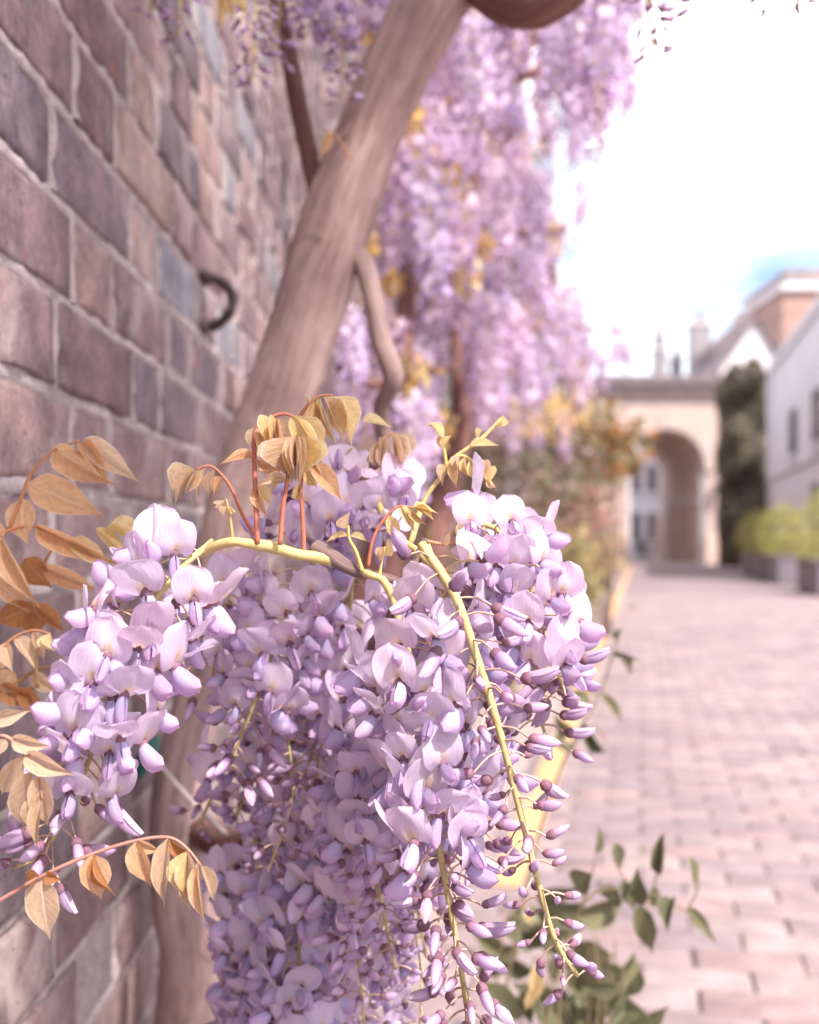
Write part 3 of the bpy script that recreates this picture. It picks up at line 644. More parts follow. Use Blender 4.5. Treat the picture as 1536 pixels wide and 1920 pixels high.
LOW = [([(640, 1230), (600, 1370), (555, 1500), (520, 1620)], 0.67, 54, 0.85), ([(580, 1200), (530, 1330), (485, 1440), (440, 1540)], 0.68, 50, 0.7), ([(720, 1260), (700, 1400), (690, 1560), (715, 1690), (744, 1825)], 0.60, 60, 0.5),
       ([(660, 1330), (620, 1480), (580, 1620), (550, 1780), (530, 1950)], 0.72, 70, 0.9), ([(560, 1480), (520, 1620), (490, 1760), (470, 1900), (455, 2000)], 0.75, 70, 0.95), ([(620, 1420), (640, 1580), (660, 1720), (676, 1830), (684, 1950)], 0.64, 60, 0.55),
       ([(740, 1400), (760, 1530), (780, 1680), (800, 1800)], 0.66, 46, 0.7), ([(680, 1480), (650, 1640), (630, 1780), (620, 1950)], 0.76, 64, 0.95), ([(600, 1560), (570, 1690), (560, 1820), (560, 1980)], 0.66, 60, 0.95), ([(480, 1560), (470, 1680), (490, 1800), (500, 1960)], 0.70, 60, 0.95),
       ([(780, 1270), (790, 1400), (760, 1560), (740, 1700)], 0.60, 50, 0.8), ([(480, 1380), (440, 1440), (400, 1490), (370, 1560)], 0.70, 18, 0.5), ([(700, 1620), (700, 1750), (695, 1880), (690, 1990)], 0.70, 46, 0.8)]
for i, (pp, Y, n, fo) in enumerate(LOW):
    near_raceme(vine, [(a, b, Y + 0.004 * math.sin(k * 2 + i)) for k, (a, b) in enumerate(pp)], int(n * 0.85), (lambda fo: lambda q: ('f', 1) if q < fo else ('b', 0.9 - 0.7 * sstep(fo, 1, q)))(fo), 50 + i, (lambda fo: lambda q: 0.022 - (0.011 * q if fo < 0.8 else 0.003 * q))(fo), front=0.6, hang=0.55, single=False, r0=0.0016, r1=0.0009)
# thin hanging remnants
for i, (pp, Y) in enumerate([([(540, 1380), (550, 1480), (530, 1560), (500, 1640)], 0.62), ([(770, 1600), (775, 1720), (790, 1830), (786, 1940)], 0.6)]):
    near_raceme(vine, [(a, b, Y) for a, b in pp], 16, lambda q: ('b', 0.1), 80 + i, lambda q: 0.010, single=False, r0=0.0008, r1=0.0006)
# racemes hanging into the top of the frame
TOP = [([(470, -120), (480, 0), (478, 90), (470, 160)], 0.92, 40, 0.3), ([(530, -130), (525, 0), (515, 110)], 0.98, 46, 0.2), ([(600, -140), (610, 0), (640, 90), (640, 190)], 1.02, 60, 0.0), ([(690, -140), (680, 0), (690, 100), (680, 200)], 1.14, 60, 0.0),
       ([(640, -160), (600, -20), (575, 70)], 1.1, 50, 0.1), ([(345, -180), (340, -40), (335, 70)], 0.9, 22, 0.9), ([(740, -150), (745, -10), (738, 60)], 1.2, 50, 0.0), ([(275, -140), (280, -30), (285, 40)], 0.95, 16, 1.0)]
for i, (pp, Y, n, k) in enumerate(TOP):
    near_raceme(vine, [(a, b, Y) for a, b in pp], n, (lambda k: lambda q: ('b', 0.75 - 0.3 * q) if k > 0.6 else (('f', 1) if q < 0.6 - k else ('b', 0.6)))(k), 90 + i, lambda q: 0.017 - 0.008 * q, single=False, lo=True, r0=0.0012)
for i, (pp, Y, n) in enumerate([([(1195, -150), (1210, -40), (1218, 40), (1226, 112)], 0.85, 26), ([(1240, -140), (1250, -40), (1262, 60)], 0.88, 14), ([(1452, -130), (1450, -50), (1443, 10)], 0.8, 12), ([(1490, -130), (1494, -50), (1498, 12)], 0.8, 11)]):
    near_raceme(vine, [(a, b, Y) for a, b in pp], n, lambda q: ('b', 0.75 - 0.4 * q), 110 + i, lambda q: 0.015 - 0.007 * q, single=False, lo=True, r0=0.001)

# ---- leaves near the shoot (photo points)
OR, YE, TA, BR = 'leaf_orange', 'leaf_yellow', 'leaf_tan', 'leaf_brown'
RED = (0.42, 0.15, 0.10)
leaf(vine, [(483, 1020), (480, 940), (477, 860), (478, 815), (488, 798), (510, 782), (535, 776), (560, 786)], [(489, 800, 480, 852, 34, TA, 2, 0.5), (488, 802, 508, 868, 44, OR, 1, -0.4), (478, 858, 412, 860, 22, OR, 1, 0.9), (481, 862, 540, 884, 34, OR, 1, 0.5),
     (519, 784, 525, 866, 40, OR, 2, 0.2), (521, 784, 545, 868, 42, TA, 1, -0.3), (546, 780, 590, 868, 46, YE, 1, -0.2), (556, 784, 606, 866, 30, YE, 2, -0.6), (520, 790, 508, 850, 26, YE, 3, 0.3), (480, 912, 497, 970, 24, OR, 1, 0.4), (482, 910, 510, 945, 26, YE, 1, -0.3)], 0.508, r=0.0011, rcol=RED)
leaf(vine, [(525, 1022), (531, 950), (538, 905), (545, 850), (553, 818)], [(552, 818, 541, 900, 15, TA, 3, 0.9), (553, 816, 548, 914, 12, YE, 2, 0.3), (554, 820, 554, 905, 11, TA, 3, 0.1), (555, 815, 561, 916, 12, TA, 2, -0.4), (556, 818, 570, 894, 16, YE, 3, -0.9), (553, 822, 551, 888, 10, TA, 3, -0.2), (536, 905, 484, 908, 22, TA, 2, 0.4), (534, 895, 505, 925, 20, YE, 2, 0.2)], 0.503, r=0.0010, rcol=RED)
leaf(vine, [(571, 1042), (567, 960), (564, 915), (572, 878), (585, 872)], [(586, 873, 644, 937, 40, OR, 1, -0.1), (575, 875, 595, 915, 26, YE, 2, 0.3), (566, 900, 560, 940, 18, YE, 3, 0.0), (585, 862, 600, 905, 22, TA, 2, 0.1)], 0.512, r=0.0010, rcol=RED)
leaf(vine, [(478, 1002), (455, 965), (436, 920), (418, 893), (395, 874), (368, 880)], [(404, 880, 392, 930, 24, TA, 2), (386, 878, 372, 932, 22, TA, 2), (374, 880, 345, 930, 24, TA, 3), (366, 882, 326, 944, 22, TA, 3), (420, 895, 400, 930, 18, OR, 2)], 0.53, r=0.0009, rcol=RED)
leaf(vine, [(437, 1018), (433, 980), (428, 952), (424, 935)], [(428, 950, 420, 972, 9, TA, 3), (430, 948, 440, 962, 10, YE, 3), (425, 938, 418, 952, 8, TA, 3)], 0.51, r=0.0007, rcol=(0.45, 0.3, 0.12))
leaf(vine, [(548, 812), (566, 775), (585, 752), (602, 742), (624, 741)], [(565, 776, 606, 838, 40, OR, 1, -0.3), (592, 748, 612, 840, 30, OR, 2, 0.3), (606, 744, 648, 834, 34, TA, 2, -0.3), (623, 742, 645, 826, 42, YE, 1, -0.1), (628, 743, 662, 835, 34, YE, 2, -0.6), (578, 758, 570, 738, 14, TA, 3), (600, 745, 630, 835, 28, YE, 2, 0.5)], 0.52, r=0.0009)
leaf(vine, [(690, 902), (700, 850), (720, 820), (745, 812)], [(704, 840, 690, 872, 22, TA, 2), (715, 825, 712, 878, 20, TA, 3), (725, 818, 728, 890, 18, TA, 3), (735, 814, 745, 890, 20, TA, 3), (745, 812, 752, 870, 20, TA, 3), (680, 790, 735, 800, 20, YE, 2), (665, 845, 640, 870, 26, TA, 2), (668, 850, 652, 882, 22, YE, 1)], 0.60, r=0.0008)
leaf(vine, [(835, 885), (848, 862), (870, 855), (900, 878), (925, 910)], [(850, 862, 856, 916, 22, YE, 2), (862, 857, 862, 895, 14, TA, 3), (872, 857, 876, 895, 14, YE, 3), (882, 862, 890, 902, 14, YE, 3), (892, 870, 903, 908, 14, TA, 3), (904, 880, 916, 912, 14, YE, 3), (914, 892, 930, 916, 12, TA, 3), (880, 838, 936, 834, 16, YE, 2), (925, 800, 944, 778, 12, YE, 3), (895, 825, 905, 805, 12, YE, 3), (840, 872, 828, 910, 22, TA, 2)], 0.56, r=0.0009, rcol=(0.55, 0.42, 0.15))
leaf(vine, [(838, 880), (832, 840), (822, 805), (805, 795)], [(830, 830, 806, 790, 16, YE, 3), (833, 845, 845, 815, 12, YE, 3)], 0.56, r=0.0009, rcol=(0.55, 0.42, 0.15))
leaf(vine, [(690, 1064), (700, 1010), (722, 972), (748, 950), (775, 952)], [(730, 966, 745, 1020, 26, YE, 1), (752, 951, 780, 1000, 20, YE, 2), (765, 951, 800, 985, 16, YE, 3), (775, 952, 815, 975, 14, YE, 3), (778, 952, 822, 962, 12, YE, 3)], 0.515, r=0.0008, rcol=RED)
leaf(vine, [(680, 1072), (668, 1035), (655, 1010), (653, 985)], [(652, 1005, 612, 1010, 14, YE, 1), (656, 1005, 692, 1012, 14, YE, 1), (653, 990, 655, 958, 14, TA, 3)], 0.513, r=0.0009, rcol=(0.55, 0.42, 0.15))
leaf(vine, [(712, 1080), (716, 1050), (722, 1025)], [(720, 1040, 728, 1008, 12, YE, 3), (716, 1055, 722, 1022, 9, TA, 3)], 0.512, r=0.0007, rcol=(0.55, 0.42, 0.15))
leaf(vine, [(800, 1015), (840, 1020), (880, 1005)], [(830, 1020, 845, 995, 18, TA, 2), (850, 1018, 890, 1005, 18, OR, 1), (870, 1008, 905, 1020, 14, YE, 2), (860, 1015, 880, 985, 14, TA, 3)], 0.525, r=0.0008)
leaf(vine, [(360, 1060), (356, 1110), (350, 1130)], [(356, 1100, 350, 1195, 34, YE, 1)], 0.60, r=0.0007)
# ---- orange leaves at the left
leaf(vine, [(18, 990), (40, 935), (60, 885), (100, 846), (150, 826)], [(100, 840, 212, 911, 58, OR, 1, 0.3), (152, 830, 205, 908, 36, OR, 2, -0.2), (158, 824, 258, 902, 48, TA, 1, 0.1), (54, 906, 190, 964, 70, OR, 4, 0.1), (40, 935, 45, 1022, 84, OR, 0, 0.6)], 0.60, r=0.0009, rcol=(0.5, 0.22, 0.1))
leaf(vine, [(-20, 1010), (30, 990), (70, 988), (120, 1010)], [(68, 986, 218, 1062, 40, OR, 1, 0.3), (130, 1015, 215, 1070, 40, YE, 1, -0.2), (10, 990, -40, 1010, 50, OR, 0), (0, 1000, 62, 1140, 44, OR, 1, 0.2)], 0.60, r=0.0009, rcol=(0.5, 0.22, 0.1))
leaf(vine, [(60, 1080), (80, 1060), (105, 1020), (130, 1005)], [(82, 1062, 186, 1110, 40, OR, 1, 0.2), (45, 1048, 95, 1104, 50, BR, 0, 0.2), (180, 990, 240, 1046, 30, YE, 2), (200, 990, 292, 1036, 26, YE, 2)], 0.62, r=0.0008, rcol=(0.4, 0.2, 0.12))
leaf(vine, [(70, 1290), (66, 1220), (64, 1150), (50, 1100), (0, 1060)], [(-10, 1085, 60, 1148, 44, OR, 0), (65, 1135, -15, 1172, 56, BR, 0), (66, 1132, 124, 1186, 34, BR, 1), (62, 1150, 66, 1195, 40, BR, 0)], 0.63, r=0.001, rcol=(0.35, 0.2, 0.1))
leaf(vine, [(-10, 1240), (20, 1200), (60, 1182), (95, 1188)], [(30, 1196, 68, 1248, 30, TA, 1), (62, 1182, 84, 1242, 24, TA, 2), (95, 1188, 108, 1225, 14, YE, 3), (10, 1205, 20, 1260, 30, TA, 1)], 0.60, r=0.0008)
leaf(vine, [(-20, 1330), (20, 1290), (70, 1256), (110, 1250)], [(0, 1285, 70, 1320, 44, BR, 1), (30, 1262, -20, 1300, 46, OR, 0), (60, 1262, 112, 1300, 34, TA, 1), (40, 1290, 80, 1345, 36, BR, 1), (10, 1250, -30, 1255, 34, OR, 1)], 0.64, r=0.0014, rcol=(0.35, 0.2, 0.1))
# ---- lower left sprays in focus
leaf(vine, [(-25, 1372), (15, 1383), (48, 1412), (70, 1450), (80, 1500)], [(-14, 1352, 54, 1334, 34, TA, 1, 0.2), (22, 1384, 92, 1404, 38, TA, 1, 0.3), (48, 1412, 132, 1457, 42, TA, 1, 0.2), (44, 1416, -4, 1500, 40, TA, 1, -0.3), (64, 1444, 30, 1566, 40, TA, 1, 0.2), (72, 1448, 88, 1558, 46, TA, 1, -0.2), (74, 1490, 54, 1560, 26, TA, 2, 0.2), (79, 1500, 68, 1592, 28, TA, 2, 0.0), (12, 1386, -10, 1420, 24, TA, 1)], 0.455, r=0.0008, rcol=(0.38, 0.2, 0.15))
leaf(vine, [(-20, 1700), (80, 1642), (172, 1602), (252, 1577), (315, 1570), (350, 1590), (376, 1622)], [(78, 1644, 88, 1766, 68, TA, 0, 0.15), (74, 1642, 42, 1668, 30, BR, 1), (84, 1640, 112, 1652, 22, BR, 1), (172, 1602, 190, 1690, 56, OR, 0, -0.2), (178, 1604, 204, 1686, 24, BR, 1, 0.8), (254, 1578, 280, 1667, 46, OR, 1, 0.1), (258, 1576, 300, 1600, 28, OR, 1), (315, 1572, 300, 1706, 38, TA, 1, 0.1), (318, 1574, 366, 1612, 26, BR, 1), (350, 1592, 356, 1722, 36, TA, 1, -0.2), (354, 1594, 345, 1690, 26, YE, 2, 0.6), (372, 1616, 382, 1732, 26, TA, 2, 0.1), (376, 1622, 402, 1692, 28, TA, 2, -0.5)], 0.468, r=0.0008, rcol=(0.40, 0.20, 0.16), dy=0.004)
leaf(vine, [(370, -60), (400, -50), (425, -20)], [(425, -25, 412, 52, 26, YE, 1), (430, -20, 440, 40, 24, YE, 2), (435, -15, 468, 24, 24, YE, 1)], 0.80, r=0.0009)
leaf(vine, [(660, 300), (630, 255), (600, 240)], [(625, 250, 600, 270, 14, YE, 1), (618, 250, 598, 300, 16, OR, 1)], 1.0, r=0.0009)

# ------------------------------------------------------------------ far raceme meshes, background wisteria
rb = np.random.default_rng(77)
def far_mesh(k):
    Lr = rb.uniform(0.17, 0.27); n = int(rb.integers(44, 60)); mb = MB()
    pts = [Vector((0, 0, 0)), Vector((rb.normal(0, 0.008), rb.normal(0, 0.008), -Lr * 0.5)), Vector((rb.normal(0, 0.014), rb.normal(0, 0.014), -Lr))]
    fo = rb.uniform(0.55, 0.85)
    sp, nodes = raceme_nodes(pts, n, lambda q: ('f', 1) if q < fo else ('b', 0.9 - 0.7 * sstep(fo, 1, q)), rb, lambda q: 0.024 - 0.012 * q, 0, 0.45, 1.08)
    stem_into(mb, sp, nodes, 0.0014, 0.0008, 5, 0.0006, 3, 2)
    tone = rb.uniform(1.02, 1.16)
    for kind, s, p, e, Mx, f in nodes:
        G = FLOG[rb.integers(8)] if kind == 'f' else BUOG[int(round(s * 3))]
        mb.add(G[0], G[1], G[2] * tone, G[3], Mx, mi=1)
    return mb
FARB = [far_mesh(k) for k in range(9)]; FARM = [b.mesh('raceme', [M['stem'], M['petal']]) for b in FARB]
def leaf_cloud(pts, size, cols, rng, asp=0.45, down=0.0):
    n = len(pts); d = rng.standard_normal((n, 3)); d[:, 2] -= down; d /= np.linalg.norm(d, axis=1)[:, None]
    r = rng.standard_normal((n, 3)); s = np.cross(d, r); s /= np.linalg.norm(s, axis=1)[:, None]; nn = np.cross(s, d)
    sz = (size * rng.uniform(0.6, 1.25, n))[:, None]
    a = pts - d * sz * 0.5; b = pts + d * sz * 0.5; m = pts - nn * sz * 0.10
    l = pts + s * sz * asp * 0.5 + nn * sz * 0.06; q = pts - s * sz * asp * 0.5 + nn * sz * 0.06
    V = np.stack([a, l, b, q], 1).reshape(-1, 3)
    i = np.arange(n)[:, None] * 4
    Fc = np.concatenate([i + np.array([[0, 1, 2]]), i + np.array([[0, 2, 3]])])
    C = np.repeat(cols, 4, axis=0); return V, Fc, C
def palette(n, cols, rng, var=0.2):
    c = np.array(cols)[rng.integers(len(cols), size=n)]; return c * rng.uniform(1 - var, 1 + var, (n, 1))
bvine = thing('wisteria_vine', 'second wisteria further along, dense curtain of hanging lilac racemes', 'wisteria', RP(3.2, -0.75))
limb('trunk', bvine, [(560, 1720, 2.4, 130), (600, 1440, 2.4, 100), (690, 1150, 2.35, 90), (745, 960, 2.3, 78), (765, 850, 2.3, 62), (748, 720, 2.3, 50), (762, 560, 2.35, 40), (768, 400, 2.4, 36), (762, 250, 2.4, 34), (800, 60, 2.5, 34), (900, -120, 2.6, 30)], 'bark_dark', 12, 70, 0.04, seed=20)
limb('trunk', bvine, [(790, 1545, 3.2, 96), (798, 1300, 3.2, 72), (810, 1050, 3.2, 64), (850, 880, 3.2, 52), (866, 760, 3.2, 44), (862, 650, 3.2, 36), (850, 480, 3.3, 30), (900, 300, 3.3, 26), (980, 100, 3.3, 26), (1080, 0, 3.4, 20)], 'bark_dark', 12, 60, 0.04, seed=21)
limb('branch', bvine, [(760, 560, 2.35, 24), (850, 480, 2.5, 20), (960, 440, 2.7, 18), (1060, 430, 2.9, 12)], 'bark_dark', 8, 24, 0.04, seed=22)
limb('branch', bvine, [(764, 280, 2.4, 26), (860, 180, 2.5, 22), (990, 140, 2.7, 20), (1110, 90, 2.9, 14), (1180, 60, 3.0, 8)], 'bark_dark', 8, 24, 0.04, seed=23)
limb('branch', bvine, [(866, 720, 3.2, 22), (940, 640, 3.3, 18), (1030, 610, 3.5, 14), (1150, 620, 3.8, 6)], 'bark_dark', 8, 24, 0.04, seed=24)
limb('branch', bvine, [(640, 690, 1.6, 22), (700, 720, 1.8, 20), (790, 700, 2.1, 16), (860, 690, 2.4, 12)], 'bark_dark', 8, 24, 0.04, seed=25)
EDGE = [(-200, 1225), (0, 1215), (60, 1190), (140, 1165), (220, 1135), (300, 1125), (360, 1085), (430, 1070), (520, 1105), (600, 1105), (680, 1075), (760, 1000)]
def edge_x(y): return np.interp(y, [e[0] for e in EDGE], [e[1] for e in EDGE])
k = 0; tries = 0
while k < 195 and tries < 6000:
    tries += 1
    Y = float(rb.choice([rb.uniform(1.75, 2.6), rb.uniform(2.4, 3.6), rb.uniform(3.2, 4.6)], p=[0.30, 0.4, 0.3]))
    y0 = rb.uniform(-230, 640); x0 = rb.uniform(690, 1220)
    if y0 > 330 and x0 < 760 and Y < 2.2: continue
    ln = 0.22 * F / Y
    if x0 + 0.035 * F / Y > min(edge_x(y0), edge_x(y0 + ln * 0.45) + 25): continue
    if y0 + ln > 690 + max(0, x0 - 800) * 0.9: continue
    if 690 < x0 < 800 and y0 + ln > 640 and rb.random() < 0.5: continue
    o = obj('raceme', FARM[rb.integers(9)], bvine, Matrix.Translation(P(x0, y0, Y)) @ Matrix.Rotation(rb.uniform(0, 6.28), 4, 'Z') @ Matrix.Rotation(rb.normal(0, 0.08), 4, 'X') @ Matrix.Scale(rb.uniform(0.85, 1.2), 4)); k += 1
for x0, y0, Y, sc in [(765, 720, 1.9, 1.0), (790, 745, 2.0, 0.9), (1150, 60, 3.0, 1.1), (1175, 75, 3.1, 1.0), (1160, 600, 4.2, 0.9), (1172, 640, 4.2, 0.7), (1060, 760, 4.4, 1.0), (1005, 770, 4.2, 1.1), (940, 700, 3.3, 1.0), (900, 640, 3.0, 1.1), (1080, 560, 3.8, 1.0), (1095, 330, 2.9, 0.7), (1020, 690, 3.9, 1.0), (660, 600, 1.6, 0.6), (650, 560, 1.55, 0.6), (985, 660, 3.6, 1.1), (690, 640, 2.2, 0.9), (700, 560, 2.1, 0.9), (660, 650, 1.9, 0.8), (820, 640, 2.6, 0.9), (900, 700, 2.9, 0.8), (925, 690, 3.0, 1.0), (960, 740, 3.4, 0.9), (1090, 610, 3.9, 1.0), (1110, 640, 4.1, 1.0), (1130, 660, 4.3, 0.8), (1080, 690, 4.0, 1.0), (790, 640, 2.5, 1.0), (740, 590, 2.3, 0.9)]:
    obj('raceme', FARM[rb.integers(9)], bvine, Matrix.Translation(P(x0, y0, Y)) @ Matrix.Rotation(rb.uniform(0, 6.28), 4, 'Z') @ Matrix.Scale(sc, 4))
# yellow young leaves in the curtain: tufts
TUFT = [(815, 360, 2.2, 60, 60), (770, 230, 2.0, 30, 90), (1000, 775, 3.3, 90, 50), (1055, 765, 3.4, 80, 45), (1040, 790, 3.3, 80, 40), (735, 530, 2.0, 22, 22), (870, 530, 2.3, 22, 26), (900, 470, 2.6, 24, 24), (1030, 440, 2.9, 60, 40), (700, 40, 1.3, 24, 50), (980, 300, 2.8, 40, 70), (780, 700, 2.0, 40, 30), (860, 500, 2.4, 60, 30), (945, 120, 2.7, 20, 60), (1080, 700, 4.0, 30, 40), (820, 800, 2.4, 40, 30), (690, 460, 1.9, 20, 20)]
for x0, y0, Y, w, h in TUFT:
    n = int(26 + w * h / 70); c = np.array([list(P(x0, y0, Y))]); sc = Y / F
    p = c + rb.standard_normal((n, 3)) * np.array([w * sc * 0.45, 0.05, h * sc * 0.45])
    V, Fc, C = leaf_cloud(p, 0.032, palette(n, [(0.72, 0.46, 0.14), (0.68, 0.52, 0.24), (0.62, 0.36, 0.12), (0.66, 0.54, 0.30)], rb), rb, 0.42, 0.8)
    stuff(MB().add(V, Fc, C).build('leaf_tuft', M['foliage'], bvine))
# twigs and foliage mass behind the curtain, and unseen overhead growth shaped to shade the wall
n = 1300; Yb = rb.uniform(2.6, 4.8, n); yb = rb.uniform(-260, 700, n); xb = rb.uniform(620, 1130, n)
keep = xb < np.array([edge_x(v) for v in yb]) - 50
pts = np.array([list(P(a, b, c)) for a, b, c in zip(xb[keep], yb[keep], Yb[keep])])
V, Fc, C = leaf_cloud(pts, 0.040, palette(len(pts), [(0.52, 0.38, 0.50), (0.56, 0.40, 0.54), (0.36, 0.25, 0.25), (0.42, 0.32, 0.2)], rb), rb, 0.5, 0.8)
stuff(MB().add(V, Fc, C).build('foliage', M['foliage'], bvine))
over = MB()
for k in range(48):
    x, y = (rb.uniform(-0.02, 0.30), rb.uniform(0.15, 0.85)) if k < 30 else (rb.uniform(0.22, 0.46), rb.uniform(-0.12, 0.4)); z = rb.uniform(1.75, 2.2)
    if z - 0.3 < CH + 0.53 * max(0.1, y) + 0.02: z = CH + 0.53 * max(0.1, y) + 0.34
    G = geo(FARB[rb.integers(9)]); b = FARB[rb.integers(9)]
    Mx = Matrix.Translation((x, y, z)) @ Matrix.Rotation(rb.uniform(0, 6.28), 4, 'Z')
    over.add(np.concatenate(b.v), b.f, np.concatenate(b.c), np.concatenate(b.u), Mx, mi=1)
n = 800; pts = np.stack([rb.uniform(-0.05, 0.46, n), rb.uniform(-0.1, 0.85, n), rb.uniform(1.9, 2.4, n)], 1)
V, Fc, C = leaf_cloud(pts, 0.055, palette(n, [(0.5, 0.36, 0.12), (0.42, 0.26, 0.1)], rb), rb, 0.45, 0.6); over.add(V, Fc, C, mi=2)
stuff(over.build('overhead_shade_growth', [M['stem'], M['petal'], M['foliage']], vine))

# ------------------------------------------------------------------ low green shoots over the cobbles
shrub = thing('leafy_shrub', 'dark green leafy shoots spreading over the cobbles beneath the wisteria', 'shrub', RP(1.35, -0.33))
GR = 'leaf_green'
def gstem(pts, Y, r=0.0016, col=(0.20, 0.15, 0.09)):
    V, Fc, U = tube_geo(spline([P(a, b, Y if len(q) == 0 else q[0]) for a, b, *q in pts], 24), np.linspace(r, r * 0.5, 24), 6)
    return MB().add(V, Fc, col, U).build('stem', M['stem'], shrub)
gstem([(1000, 2050), (1040, 1850), (1090, 1700), (1150, 1665), (1230, 1680), (1310, 1720)], 1.0)
gstem([(1090, 1700), (1110, 1640), (1122, 1560)], 1.0, 0.001)
gstem([(1190, 1672), (1160, 1630), (1152, 1585)], 1.0, 0.001); gstem([(1225, 1680), (1232, 1630), (1242, 1580)], 1.0, 0.001)
gstem([(1290, 1705), (1310, 1660), (1300, 1610)], 1.0, 0.001); gstem([(940, 1900), (1000, 1600), (1060, 1420), (1120, 1310), (1165, 1180)], 1.15, 0.0018); gstem([(1060, 1420), (1110, 1360), (1140, 1400)], 1.15, 0.001)
for q in [(1122, 1600, 1126, 1545, 20, 1.0), (1152, 1582, 1168, 1632, 26, 1.0), (1244, 1560, 1236, 1650, 26, 1.0), (1180, 1690, 1196, 1628, 46, 1.0), (1222, 1700, 1230, 1655, 24, 1.0), (1200, 1695, 1224, 1795, 40, 1.0), (1262, 1685, 1250, 1748, 36, 1.0), (1295, 1605, 1308, 1668, 18, 1.0), (1290, 1700, 1345, 1770, 24, 1.0), (1076, 1660, 1108, 1640, 26, 1.0), (1168, 1650, 1192, 1712, 26, 1.0), (1150, 1660, 1142, 1700, 22, 1.0),
          (1070, 1305, 1112, 1318, 36, 1.15), (1128, 1300, 1172, 1352, 18, 1.15), (1092, 1350, 1140, 1416, 24, 1.15), (1155, 1200, 1165, 1175, 14, 1.15), (1165, 1240, 1190, 1262, 14, 1.15), (1150, 1225, 1205, 1240, 12, 1.15), (1040, 1395, 1082, 1400, 34, 1.15), (1060, 1380, 1040, 1340, 30, 1.15)]:
    leaflet(shrub, P(q[0], q[1], q[5]), P(q[2], q[3], q[5] + rl.uniform(-0.03, 0.03)), q[4] / math.hypot(q[2] - q[0], q[3] - q[1]), GR, int(rl.integers(3)), None, 'leaf')
rs = np.random.default_rng(9)
for i in range(75):
    x = rs.uniform(930, 1230); y = rs.uniform(1690, 2010)
    if x > 1100 and y < 1690 + (x - 1100) * 1.2: continue
    Y = rs.uniform(1.0, 1.3); a = rs.uniform(-2.6, 2.6); ln = rs.uniform(60, 110)
    leaflet(shrub, P(x, y, Y), P(x + ln * math.sin(a), y + ln * math.cos(a) * 0.8, Y + rs.uniform(-0.04, 0.04)), rs.uniform(0.42, 0.62), GR, int(rs.integers(3)), None, 'leaf')
for i in range(14):
    x = rs.uniform(940, 1180); gstem([(1000 + rs.uniform(-60, 60), 2150), (x - 10, 1950), (x, 1760 + rs.uniform(-40, 90))], rs.uniform(1.0, 1.25), 0.0018)
for q in [(1010, 1800, 1002, 1888, 26), (985, 1700, 1000, 1740, 20), (1000, 1850, 985, 1900, 18)]:
    leaflet(shrub, P(q[0], q[1], 1.0), P(q[2], q[3], 1.0), 0.36, YE, 1, 0.1, 'leaf')

# ------------------------------------------------------------------ shrubs along the left of the lane
def bush(name, label, c, rad, n, size, cols, seed, clumps=26, stemcol=(0.16, 0.11, 0.09), group=None):
    rng = np.random.default_rng(seed); c = Vector(c)
    t = thing(name, label, 'shrub', (c.x, c.y, 0), group)
    cc = rng.standard_normal((clumps, 3)); cc /= np.linalg.norm(cc, axis=1)[:, None]; cc *= rng.uniform(0.35, 0.95, (clumps, 1)); cc *= np.array(rad)
    k = rng.integers(clumps, size=n); p = cc[k] + rng.standard_normal((n, 3)) * np.array(rad) * 0.20; p[:, 2] = np.maximum(p[:, 2] + c.z, 0.03)
    p[:, 0] += c.x; p[:, 1] += c.y
    tone = rng.uniform(0.75, 1.25, clumps)[k][:, None]
    V, Fc, C = leaf_cloud(p, size, palette(n, cols, rng) * tone, rng, 0.5, 0.3)
    stuff(MB().add(V, Fc, C).build('foliage', M['foliage'], t))
    for i in range(6):
        e = cc[rng.integers(clumps)] * 0.8; q = [(c.x + rng.normal(0, 0.04), c.y + rng.normal(0, 0.04), -0.02), (c.x + e[0] * 0.4, c.y + e[1] * 0.4, (c.z + e[2]) * 0.5), (c.x + e[0], c.y + e[1], max(0.1, c.z + e[2]))]
        V, Fc, U = tube_geo(spline(q, 10), np.linspace(0.018, 0.006, 10) * max(0.6, rad[2]), 6); MB().add(V, Fc, stemcol, U).build('stem', M['stem'], t)
    return t
bush('rust_shrub', 'tall shrub with rusty orange and green leathery leaves left of arch', P(1140, 840, 9.0), (0.32, 0.45, 0.34), 900, 0.095, [(0.42, 0.17, 0.05), (0.34, 0.12, 0.04), (0.14, 0.13, 0.055), (0.40, 0.33, 0.18), (0.20, 0.17, 0.08)], 41)
bush('flowering_shrub', 'low shrub with dusty pink and red blossom beside lane', P(1080, 955, 7.5), (0.24, 0.5, 0.26), 1100, 0.06, [(0.46, 0.24, 0.24), (0.38, 0.16, 0.15), (0.24, 0.19, 0.12), (0.52, 0.33, 0.31), (0.20, 0.17, 0.10)], 42)
bush('golden_shrub', 'rounded yellow green shrub at foot of pink blossom', P(1062, 1085, 6.0), (0.18, 0.4, 0.26), 1000, 0.05, [(0.42, 0.34, 0.13), (0.34, 0.29, 0.12), (0.46, 0.38, 0.18), (0.28, 0.22, 0.10)], 43)
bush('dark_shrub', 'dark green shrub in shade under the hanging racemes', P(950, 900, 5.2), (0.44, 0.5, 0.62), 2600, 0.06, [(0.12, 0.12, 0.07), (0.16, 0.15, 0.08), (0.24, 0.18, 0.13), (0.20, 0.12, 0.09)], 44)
bush('brown_shrub', 'brownish green shrub along the foot of the left terrace', P(1115, 1030, 13.0), (0.35, 0.9, 0.38), 1100, 0.09, [(0.30, 0.22, 0.13), (0.36, 0.27, 0.14), (0.42, 0.24, 0.18), (0.44, 0.38, 0.14)], 45)
